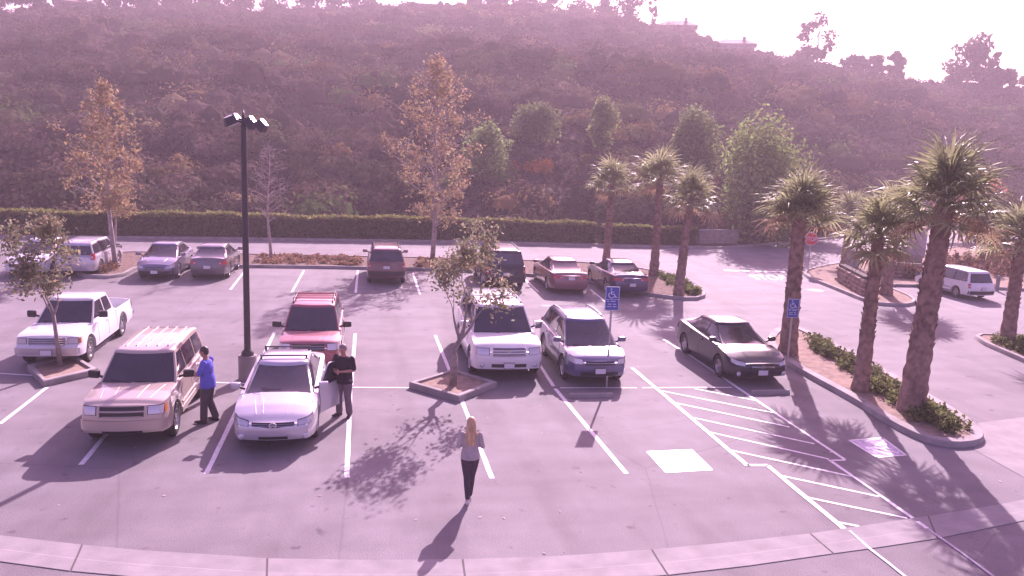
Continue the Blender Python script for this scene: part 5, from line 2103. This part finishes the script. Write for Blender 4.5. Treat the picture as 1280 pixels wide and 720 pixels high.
def stone_wall(label, a, b, h, depth=.5, sl=.5, sh=.2):
    a, b = Vector(a), Vector(b)
    d = b - a
    L_ = d.length
    root = thing('stone_wall', label, 'wall', (a.x, a.y, .1), math.atan2(d.y, d.x), 'stacked stone walls at the entrance')
    MB().box((L_ / 2, 0, h / 2), (L_ - .1, depth * .7, h - .05)).build('wall_core', mat('mortar_dark', (.06, .045, .04), rough=.95), root)
    rows = int(h / sh)
    for r_ in range(rows):
        x = -random.uniform(0, .2)
        while x < L_ - .1:
            w_ = sl * random.uniform(.6, 1.3)
            o_ = link('stone', random.choice(SM), None, root, (x + w_ / 2, random.uniform(-.04, .04), (r_ + .5) * sh))
            o_.scale = (w_ * .97, depth, sh * .97)
            x += w_


stone_wall('stacked stone wall of dark boulders below the small palm and utility cabinet', *[(25.13, 39.689), (23.821, 35.328)], .95)
stone_wall('stacked stone wall running behind the palm with the grey signboard', *[(28.623, 41.479), (30.778, 40.808)], .85)
bp_ = (32.362, 37.646)
MB().lathe([(.10, 0), (.10, .75), (.07, .85), (.0001, .87)], 12, 'Z', (0, 0, 0), cap=False).build('bollard', CONC, loc=(bp_[0] + .5, bp_[1] - .2, 0))
tag(bpy.data.objects['bollard'], 'short pale bollard right of the white minivan', 'bollard')

# scraps and fallen leaves on the asphalt
V_, T_ = [], []
SCR = [(2.911, 12.229), (2.815, 12.292), (3.258, 12.25), (5.996, 15.487), (4.408, 19.8), (4.037, 17.82), (4.396, 15.524), (0.106, 15.145), (2.02, 13.631), (0.604, 20.921), (10.476, 16.167), (2.45, 13.561), (13.161, 14.683), (13.334, 14.329), (7.706, 20.174), (-2.468, 19.429), (13.668, 31.45), (14.637, 32.456), (16.092, 30.546), (1.849, 18.063), (-0.879, 14.788), (3.532, 13.727), (-3.72, 15.023), (5.547, 13.062), (0.865, 13.638)]
pts = [(x, y) for x, y in SCR] + [(random.uniform(-12, 14), random.uniform(11, 38)) for _ in range(90)]
P = np.array([(x, y, .02) for x, y in pts])
szs = np.array([.042] * len(SCR) + [.022] * 90).reshape(-1, 1)
a = quads(P, szs, 1.2, dirs=None)
a[:, 2] = .008 + rng.random(len(a)) * .012
o = link('fallen_leaves', bulk_mesh('fallen_leaves', a, 4, np.clip(tints((.62, .52, .48), len(pts), .3), 0, 1)), LEAF)
tag(o, 'scattered pale dry leaves and paper scraps on the asphalt', 'litter', kind='stuff')


# ------------------------------------------------------------------ the vehicles
def paint(name, col, metal=0.0, rough=.32, coat=1.0, flake=.03):
    return mat(name, col, rough=rough, metal=metal, coat=coat, var=flake, scale=1.2)


WHITE = paint('white_car_paint', (.72, .71, .73), 0, .4)
GOLD = paint('pale_gold_car_paint', (.50, .42, .36), .35, .36)
SILVER = paint('silver_car_paint', (.56, .54, .60), .45, .33)
REDP = paint('faded_red_car_paint', (.30, .075, .10), .1, .40)
BLUEG = paint('dark_blue_grey_car_paint', (.11, .105, .22), .3, .28)
BLACK = paint('black_car_paint', (.010, .010, .026), .0, .25, coat=.4)
MAROON = paint('maroon_car_paint', (.12, .045, .055), .2, .35)
GREY = paint('grey_car_paint', (.13, .115, .13), .4, .33)
SLATE = paint('slate_blue_car_paint', (.19, .18, .27), .45, .3)
TAN = mat('beige_cladding', (.36, .31, .27), rough=.6)
RIBM = mat('roof_rack_metal', (.62, .58, .57), rough=.35, metal=.6)


def sedan(**k):
    d = dict(L=4.8, W=1.82, H=1.46, rw=.325, wb=2.76, of=.95,
             top=[(-2.4, .88), (-2.32, 1.02), (-1.8, 1.05), (-.6, 1.0), (1.2, .97), (1.8, .88), (2.2, .77), (2.4, .64)],
             xcf=1.42, xrf=.38, xrr=-1.05, xcr=-1.95, gb=.77, gt=.57, rc=.75, tf=.20, tr=.16,
             win=[(1.22, .02), (-.04, -.95), (-1.0, -1.50)],
             head=dict(s0=.46, s1=.92, z0=.56, z1=.68, slope=.07),
             grille=dict(w=.40, z0=.50, z1=.64, bars=2), intake=[(.55, .28, .38, BLK)], platef=.42,
             tailamp=(.50, .92, .72, .88), plater=.62, seams=[.9, -.12, -1.05], handles=[.0, -.95], hoodlines=[.42])
    d.update(k)
    return d


def suv(**k):
    d = dict(L=4.7, W=1.84, H=1.74, rw=.37, wb=2.75, of=.88, sill=.30, crown=.045,
             top=[(-2.35, .90), (-2.32, 1.12), (-1.0, 1.11), (.9, 1.09), (1.6, 1.04), (2.15, .95), (2.35, .80)],
             nose=[(0.3, .08), (0.45, .01), (0.7, 0.0), (0.9, .04), (1.1, .12), (1.3, .2)],
             tail=[(0.3, .06), (0.5, 0), (.7, .0), (.9, .04), (1.2, .06)],
             xcf=1.34, xrf=.62, xrr=-2.0, xcr=-2.2, gb=.80, gt=.65, rc=.5, tf=.13, tr=.10, droop=.04, bowr=.05,
             win=[(1.16, .02), (-.05, -1.0), (-1.08, -1.95)],
             head=dict(s0=.50, s1=.90, z0=.74, z1=.92), grille=dict(w=.44, z0=.72, z1=.92, bars=2),
             platef=.50, tailamp=(.70, .93, .80, 1.08), plater=.80, seams=[.88, -.13, -1.08], handles=[-.0, -.98], rg=(.1, .9), hoodlines=[.45])
    d.update(k)
    return d


def fwd(sp, d):
    """move the whole greenhouse (and belt details) forward by d"""
    for k in ('xcf', 'xrf', 'xrr', 'xcr'):
        sp[k] += d
    sp['win'] = [(a + d, b + d) for a, b in sp['win']]
    sp['seams'] = [q + d * .8 for q in sp.get('seams', [])]
    sp['handles'] = [q + d for q in sp.get('handles', [])]
    sp['crossbars'] = [q + d for q in sp.get('crossbars', [])]
    return sp


def facing(F, L):
    """front towards the camera building: F = ground point under the front bumper"""
    return (F[0], F[1] + L / 2), R(-90)


def backing(F, L):
    return (F[0], F[1] + L / 2), R(90)


# white pickup
sp = dict(L=5.2, W=1.76, H=1.66, rw=.36, wb=3.12, of=.88, sill=.34, crown=.05, arch=.09,
          top=[(-2.6, 1.04), (-1.1, 1.06), (1.0, 1.06), (1.6, 1.02), (2.2, .98), (2.55, .92), (2.6, .82)], sig=.035,
          nose=[(.3, .12), (.42, .0), (.62, -.02), (.66, .10), (1.0, .12), (1.2, .2)], tail=[(.3, .05), (.5, -.06), (.62, -.06), (.66, .02), (1.2, .02)], tf=.10, tr=.05, rc=.4, bulge=.05,
          xcf=1.30, xrf=.62, xrr=-.68, xcr=-.86, gb=.77, gt=.62, bow=.10, bowr=.03, droop=.03,
          win=[(1.12, .08), (0.0, -.68)], bed=(-2.53, -.98, .66), rg=(.2, .9), darkpillar=False,
          head=dict(s0=.52, s1=.80, z0=.72, z1=.88, amber=True), grille=dict(w=.47, z0=.70, z1=.88, bars=2, frame=CHROME, mat=mat('grille_grey', (.16, .15, .17), rough=.6)),
          trimF=[(-.84, .84, .44, .62, mat('bumper_chrome_dull', (.55, .53, .56), rough=.3, metal=.7))], trimR=[(-.84, .84, .46, .62, CHROME)], platef=.50,
          tailamp=(.70, .86, .75, .95), seams=[1.0, .04, -.8], handles=[.10], mirrormat=BLK, mz=.14, msz=(.12, .24, .2))
P_, a_ = facing((-8.777, 23.662), 5.2)
Car('pickup_truck', 'white extended-cab pickup truck facing the camera beside the left diamond planter', 'pickup truck', P_, a_, WHITE, sp)

# pale gold SUV
sp = suv(L=4.7, W=1.80, H=1.76, wb=2.84, xcf=1.20, win=[(1.04, .05), (-.02, -.95), (-1.05, -1.95)], darkpillar=False, sill=.36, rw=.375,
         top=[(-2.35, .95), (-2.31, 1.14), (-1.0, 1.13), (1.2, 1.14), (1.7, 1.12), (2.22, 1.07), (2.33, 1.02), (2.35, .98)], sig=.03,
         head=dict(s0=.50, s1=.84, z0=.80, z1=.97, amber=True), grille=dict(w=.45, z0=.76, z1=.98, bars=1, br=.022, barmat=GOLD, frame=GOLD),
         trimF=[(-.88, .88, .46, .68, GOLD)], intake=[(.40, .38, .48, BLK)], platef=None, ribs=5, ribmat=RIBM, clad=TAN, mirrormat=BLK, msz=(.12, .24, .18),
         strip=(.62, TAN), hoodlines=[.30, .62], roofmat=None)
sp['roofmat'] = paint('pale_gold_roof_paint', (.50, .42, .36), .2, .4)
P_, a_ = facing((-5.067, 17.386), 4.7)
Car('suv', 'pale gold boxy SUV with ribbed roof, front left of the lamp post', 'SUV', P_, a_, GOLD, sp)

# silver sedan with roof bars and an open front door
sp = sedan(W=1.79, head=dict(s0=.50, s1=.90, z0=.60, z1=.70, slope=.09), grille=dict(w=.44, z0=.56, z1=.68, v=.05, bars=2, br=.007, badge='ring'),
           intake=[(.30, .30, .37, BLK)], fog=[(.66, .36)], crossbars=[.05, -.80], barmat=mat('roof_bar_dark', (.07, .06, .07), rough=.4), hoodlines=[.30, .48], platef=None, mirrormat=SILVER)
P_, a_ = facing((-1.983, 17.082), 4.8)
alt = Car('sedan', 'silver sedan with two roof bars and its front door open beside the man in black', 'car', P_, a_, SILVER, sp)
# door aperture (dark interior behind) and the door swung out on its front hinge; car's left side = image right
ap_ = MB().grid(lambda u, v: Vector((lerp(.86, -.10, u), alt.P(lerp(.86, -.10, u)) * alt.fz(lerp(.34, .90, v)) + .006, lerp(.34, .90, v))), 6, 5)
ap_.build('door_opening', INTER, alt.root, True)
hp_ = Vector((.88, alt.P(.88) - .01, 0))
dr = bpy.data.objects.new('open_door', None)
dm = MB()
dvs = []
nx, nz = 6, 6
for s_ in (0, 1):
    for i in range(nx + 1):
        for j in range(nz + 1):
            x = -1.0 * i / nx
            z = lerp(.33, .93, j / nz)
            y = (alt.fz(z) - 1) * alt.W / 2 - s_ * .09
            dvs.append((x, y, z))
o_ = (nx + 1) * (nz + 1)
dfs = []
for i in range(nx):
    for j in range(nz):
        a = i * (nz + 1) + j
        dfs.append((a, a + 1, a + nz + 2, a + nz + 1))
        dfs.append((o_ + a, o_ + a + nz + 1, o_ + a + nz + 2, o_ + a + 1))
for i in range(nx):
    a, b = i * (nz + 1), (i + 1) * (nz + 1)
    dfs.append((a, b, o_ + b, o_ + a))
    dfs.append((a + nz, o_ + a + nz, o_ + b + nz, b + nz))
for j in range(nz):
    dfs.append((j, o_ + j, o_ + j + 1, j + 1))
    a = nx * (nz + 1) + j
    dfs.append((a, a + 1, o_ + a + 1, o_ + a))
bpy.data.objects.remove(dr)
dm.add(dvs, dfs)
door = dm.build('open_door', SILVER, alt.root, True, 35, loc=tuple(hp_), rot=(0, 0, R(-32)))
fr = MB().tube([(-.03, -.05, .93), (-.50, -.16, 1.33), (-.62, -.18, 1.37), (-.95, -.16, 1.36), (-.99, -.10, .93)], .022, 6)
fr.build('window_frame', SILVER, door, True)
MB().add([(-.06, -.06, .93), (-.50, -.165, 1.32), (-.62, -.185, 1.36), (-.94, -.165, 1.35), (-.98, -.10, .93),
          (-.06, -.066, .93), (-.50, -.171, 1.32), (-.62, -.191, 1.36), (-.94, -.171, 1.35), (-.98, -.106, .93)],
         [(0, 1, 2, 3, 4), (9, 8, 7, 6, 5)]).build('door_window', GLASS, door)
MB().box((-.45, -.105, .62), (.8, .03, .45), bev=.01).build('door_trim', INTER, door)

# faded red SUV behind it
sp = suv(L=4.4, W=1.76, H=1.72, wb=2.62, rails=BLK, crossbars=[-.2, -1.0], ribs=0, win=[(1.0, -.05), (-.12, -1.02), (-1.10, -1.82)], xcf=1.18, xrf=.5, xrr=-1.85, xcr=-2.06, barmat=REDP, mirrormat=BLK,
         top=[(-2.2, .90), (-2.17, 1.10), (-1.0, 1.09), (.9, 1.07), (1.5, 1.02), (2.0, .95), (2.2, .78)], clad=BLK, hoodlines=[.34, .55], msz=(.12, .26, .18))
P_, a_ = facing((-1.664, 22.87), 4.4)
Car('suv', 'faded red SUV parked nose to nose behind the silver sedan', 'SUV', P_, a_, REDP, sp)

# big white SUV
sp = suv(L=5.15, W=2.08, H=1.90, wb=3.0, of=.98, rw=.39, sill=.34,
         top=[(-2.58, 1.0), (-2.54, 1.22), (-1.0, 1.21), (1.1, 1.19), (1.7, 1.15), (2.3, 1.07), (2.52, .92), (2.58, .86)],
         xcf=1.45, xrf=.75, xrr=-2.2, xcr=-2.42, gb=.91, gt=.75, win=[(1.22, .05), (-.02, -1.1), (-1.2, -2.15)],
         head=dict(s0=.56, s1=.95, z0=.80, z1=.98), grille=dict(w=.48, z0=.78, z1=.99, bars=2, br=.022, barmat=WHITE, frame=CHROME, badge='ovals', mat=mat('grille_grey', (.16, .15, .17))),
         intake=[(.50, .44, .54, BLK)], fog=[(.76, .50)], rails=mat('dark_rail', (.10, .09, .10), rough=.5), platef=.50, ribs=0, crossbars=[-.35, -1.55], barmat=mat('light_bar', (.5, .48, .5), rough=.4, metal=.5),
         mirrormat=CHROME, msz=(.13, .24, .24), mz=.12, hoodlines=[.52], trimF=[(-.93, .93, .60, .74, WHITE)])
P_, a_ = facing((3.935, 22.034), 5.15)
Car('suv', 'large white SUV with roof rails behind the centre diamond planter', 'SUV', P_, a_, WHITE, sp)

# dark blue-grey crossover
sp = suv(L=4.45, W=1.80, H=1.66, wb=2.6, sill=.28, rw=.35, rc=.7, tf=.20,
         top=[(-2.27, .90), (-2.24, 1.06), (-1.0, 1.06), (.9, 1.03), (1.6, .98), (2.05, .86), (2.27, .70)],
         xcf=1.45, xrf=.55, xrr=-1.8, xcr=-2.1, gb=.79, gt=.62, droop=.07, win=[(1.2, .05), (-.02, -1.0), (-1.08, -1.75)],
         head=dict(s0=.50, s1=.95, z0=.68, z1=.82, slope=.07), grille=dict(w=.42, z0=.66, z1=.78, bars=1), intake=[(.55, .34, .46, BLK)],
         rails=mat('silver_rail', (.5, .48, .52), rough=.3, metal=.7), platef=.50, clad=BLK, mirrormat=BLUEG)
P_, a_ = facing((6.43, 21.394), 4.45)
Car('crossover', 'dark blue-grey crossover parked behind the left accessible sign', 'SUV', P_, a_, BLUEG, sp)

# black sedan with pointed grille
sp = sedan(L=4.75, W=1.86, H=1.47, wb=2.75, of=.98, top=[(-2.37, .90), (-2.32, 1.05), (-1.8, 1.07), (-.6, 1.02), (1.15, .98), (1.75, .90), (2.15, .79), (2.37, .66)],
           head=dict(s0=.52, s1=.95, z0=.60, z1=.70, slope=.08), grille=dict(w=.36, z0=.50, z1=.66, v=-.0, bars=1, br=.028, badge='letter_a'),
           intake=[(.30, .28, .36, INTER)], platef=.42, fog=[(.70, .36)])
P_, a_ = facing((11.326, 21.351), 4.75)
Car('sedan', 'glossy black sedan between the hatched aisle and the palm island', 'car', P_, a_, BLACK, sp)

# far row
P_, a_ = facing((-9.457, 38.075), 4.3)
Car('sedan', 'slate blue rounded sedan facing the camera, left of the far pair', 'car', P_, a_, SLATE, sedan(L=4.4, W=1.72, wb=2.6, H=1.48, clad=None, intake=[(.8, .26, .46, BLK)]))
P_, a_ = backing((-7.264, 38.424), 4.3)
Car('sedan', 'dark grey sedan seen from behind, right of the slate blue one', 'car', P_, a_, GREY, sedan(L=4.4, W=1.72, wb=2.6, H=1.46))
P_, a_ = backing((0.788, 37.404), 4.6)
Car('suv', 'maroon SUV seen from behind, parked alone left of the small tree', 'SUV', P_, a_, MAROON,
    suv(L=4.6, W=1.80, H=1.72, tailamp=(.72, .92, .80, 1.05), plater=.86, trimR=[(-.88, .88, .48, .68, BLK)], rails=BLK))
P_, a_ = backing((6.189, 36.234), 5.0)
Car('suv', 'large black SUV seen from behind, partly hidden by the small tree', 'SUV', P_, a_, BLACK,
    suv(L=5.0, W=1.98, H=1.90, wb=2.95, gb=.86, gt=.72, rw=.39, tailamp=(.80, .98, .8, 1.1), plater=.80, rails=BLK, sill=.36, xrr=-2.2, xcr=-2.35, top=[(-2.5, 1.0), (-2.47, 1.20), (-1, 1.19), (1.1, 1.17), (1.7, 1.12), (2.3, 1.04), (2.5, .85)]))
P_, a_ = backing((9.043, 35.368), 4.85)
Car('sedan', 'charcoal sedan seen from behind, left one of the pair by the palms', 'car', P_, a_, paint('warm_charcoal_car_paint', (.21, .09, .105), .3, .3), sedan(L=4.85, tailamp=(.42, .92, .74, .90), plater=.78))
P_, a_ = backing((11.779, 34.893), 4.9)
Car('sedan', 'black sedan seen from behind, right one of the pair by the palms', 'car', P_, a_, paint('black_violet_car_paint', (.05, .038, .10), .3, .25), sedan(L=4.9, W=1.84, tailamp=(.40, .92, .76, .90), plater=.60))

# cars at the far left, half hidden by the young tree
P_, a_ = facing((-14.97, 38.355), 4.8)
Car('sedan', 'white sedan at the left edge behind the young tree', 'car', P_, a_, WHITE, sedan(L=4.8, H=1.5))
P_, a_ = backing((-13.024, 38.696), 4.6)
Car('sedan', 'silver wagon half hidden behind the young tree by the mulch bed', 'car', P_, a_, SILVER, suv(L=4.5, W=1.76, H=1.58, top=[(-2.25, .90), (-2.22, 1.02), (-1.0, 1.02), (.9, 1.0), (1.6, .92), (2.0, .84), (2.25, .68)], sill=.26, rw=.34))

# white minivan
va = Vector((28.959, 35.514))
hd_ = R(92)
fd = Vector((math.cos(hd_), math.sin(hd_)))
lt = Vector((-fd.y, fd.x))
L_ = 4.75
ctr = va + (fd * 1.45 - lt * .86) * .84
sp = suv(L=L_, W=1.90, H=1.72, wb=2.85, sill=.26, rw=.33, rc=.6,
         top=[(-2.37, .88), (-2.33, 1.02), (-1.0, 1.0), (1.3, .96), (1.8, .88), (2.2, .76), (2.37, .62)],
         xcf=1.75, xrf=.75, xrr=-2.05, xcr=-2.28, gb=.82, gt=.66, win=[(1.3, .28), (.20, -.9), (-1.0, -2.0)], tailamp=(.80, .93, .72, .98),
         trimR=[(-.93, .93, .36, .56, BLK)], clad=mat('grey_cladding', (.25, .23, .25), rough=.6), plater=.70, strip=(.56, MATS['grey_cladding']), seams=[.95, .24, -.95], handles=[.3, .1])
Car('minivan', 'white minivan in the right-hand lot, seen from behind beyond the tallest palm', 'minivan', ctr, hd_, WHITE, sp).root.scale = (.84, .84, .84)

# ------------------------------------------------------------------ the people
# woman walking away from the camera (local +x = walking direction)
Wm = (1.891, 14.275)
J = dict(pelvis=(0, 0, .98), chest=(.01, 0, 1.29), neck=(.01, 0, 1.47), head=(.03, 0, 1.615), fat=.92, nod=.12,
         shL=(.0, .165, 1.415), shR=(.0, -.165, 1.415), elL=(-.03, .235, 1.17), elR=(-.03, -.235, 1.17), wrL=(.17, .13, 1.19), wrR=(.17, -.13, 1.20),
         hdL=(.8, -.5, .25), hsL=(0, 0, 1), hdR=(.8, .5, .25), hsR=(0, 0, 1), curl=.9,
         hpL=(0, .085, .93), hpR=(0, -.085, .93), knL=(.03, .055, .52), knR=(.08, -.045, .53), anL=(-.16, .03, .14), anR=(.14, -.02, .085), toL=(-.03, .035, .035), toR=(.28, -.03, .03))
person('blonde woman walking away in a grey top and dark trousers', Wm, R(84), 1.68, J,
       dict(skin_name='fair', skin=(.52, .33, .26), shirt_name='grey_lilac_knit', shirt=(.40, .35, .36), trouser_name='dark_slate_trousers', trouser=(.075, .055, .075), shoe_name='white_shoe', shoe=(.6, .55, .56)),
       female=True, hairm=mat('blonde_hair', (.50, .33, .19), rough=.6, var=.3, scale=6, stretch=(8, 8, .6), sheen=1), long_hair=True, sleeve='long', shirt_hem=-.06)
# man in blue shirt, side on, facing the gold SUV's door
Mb = (-3.676, 19.1)
J = dict(pelvis=(0, 0, .98), chest=(.02, 0, 1.30), neck=(.03, 0, 1.49), head=(.07, 0, 1.63), fat=1.15, nod=.25,
         shL=(.0, .195, 1.43), shR=(.0, -.195, 1.43), elL=(.10, .24, 1.15), elR=(.08, -.24, 1.15), wrL=(.33, .13, 1.16), wrR=(.30, -.12, 1.10),
         hdL=(1, -.1, .15), hsL=(0, -.5, 1), hdR=(1, .2, .1), hsR=(0, .5, 1), curl=.7,
         hpL=(0, .095, .93), hpR=(0, -.095, .93), knL=(.05, .11, .50), knR=(.02, -.10, .50), anL=(.06, .13, .085), anR=(-.12, -.12, .085), toL=(.22, .15, .03), toR=(.04, -.14, .03))
person('man in a bright blue short-sleeved shirt standing beside the gold SUV', Mb, R(168), 1.80, J,
       dict(skin_name='tan', skin=(.36, .19, .14), shirt_name='bright_blue_shirt', shirt=(.13, .13, .52), trouser_name='charcoal_trousers', trouser=(.10, .075, .09), shoe_name='black_shoe', shoe=(.03, .025, .03)),
       hairm=mat('black_hair', (.03, .022, .022), rough=.5, var=.3, scale=10), shirt_hem=-.15)
# man in black, arms folded across the waist
Mk = (-0.575, 19.324)
J = dict(pelvis=(0, 0, .98), chest=(.0, 0, 1.30), neck=(.02, 0, 1.50), head=(.06, 0, 1.64), fat=1.2, nod=.35, yaw=.1,
         shL=(.0, .21, 1.44), shR=(.0, -.21, 1.44), elL=(.04, .29, 1.17), elR=(.04, -.29, 1.17), wrL=(.24, .05, 1.15), wrR=(.24, -.08, 1.13),
         hdL=(.35, -1, 0), hsL=(.3, 0, 1), hdR=(.35, 1, 0), hsR=(.3, 0, 1), curl=.8,
         hpL=(0, .10, .93), hpR=(0, -.10, .93), knL=(.03, .12, .50), knR=(.04, -.12, .50), anL=(-.02, .14, .085), anR=(.0, -.13, .085), toL=(.13, .20, .03), toR=(.15, -.18, .03))
person('balding man in a black polo shirt standing beside the silver sedan\'s open door', Mk, R(-122), 1.80, J,
       dict(skin_name='ruddy', skin=(.42, .22, .17), shirt_name='black_polo', shirt=(.035, .025, .035), trouser_name='brown_grey_trousers', trouser=(.17, .13, .15), shoe_name='black_shoe', shoe=(.03, .025, .03)),
       hairm=mat('grey_hair', (.22, .18, .17), rough=.6, var=.3, scale=10), bald=True, shirt_hem=-.15)

# ------------------------------------------------------------------ haze volume added for the veiling glare
HZ = True
if HZ:
    hz = MB().box((60, 150, 34), (900, 560, 76)).build('haze', None)
    hm = bpy.data.materials.new('glare_haze_air')
    hm.use_nodes = True
    n_, l_ = hm.node_tree.nodes, hm.node_tree.links
    n_.remove(n_['Principled BSDF'])
    pv = n_.new('ShaderNodeVolumePrincipled')
    pv.inputs['Color'].default_value = (1.0, .86, .95, 1)
    pv.inputs['Density'].default_value = .0011
    pv.inputs['Anisotropy'].default_value = .25
    l_.new(pv.outputs['Volume'], n_['Material Output'].inputs['Volume'])
    hz.data.materials.append(hm)
    tag(hz, kind='stuff')
    hz['label'] = 'pinkish haze added for the veiling glare over the lot and the hillside'
    hz['category'] = 'haze'
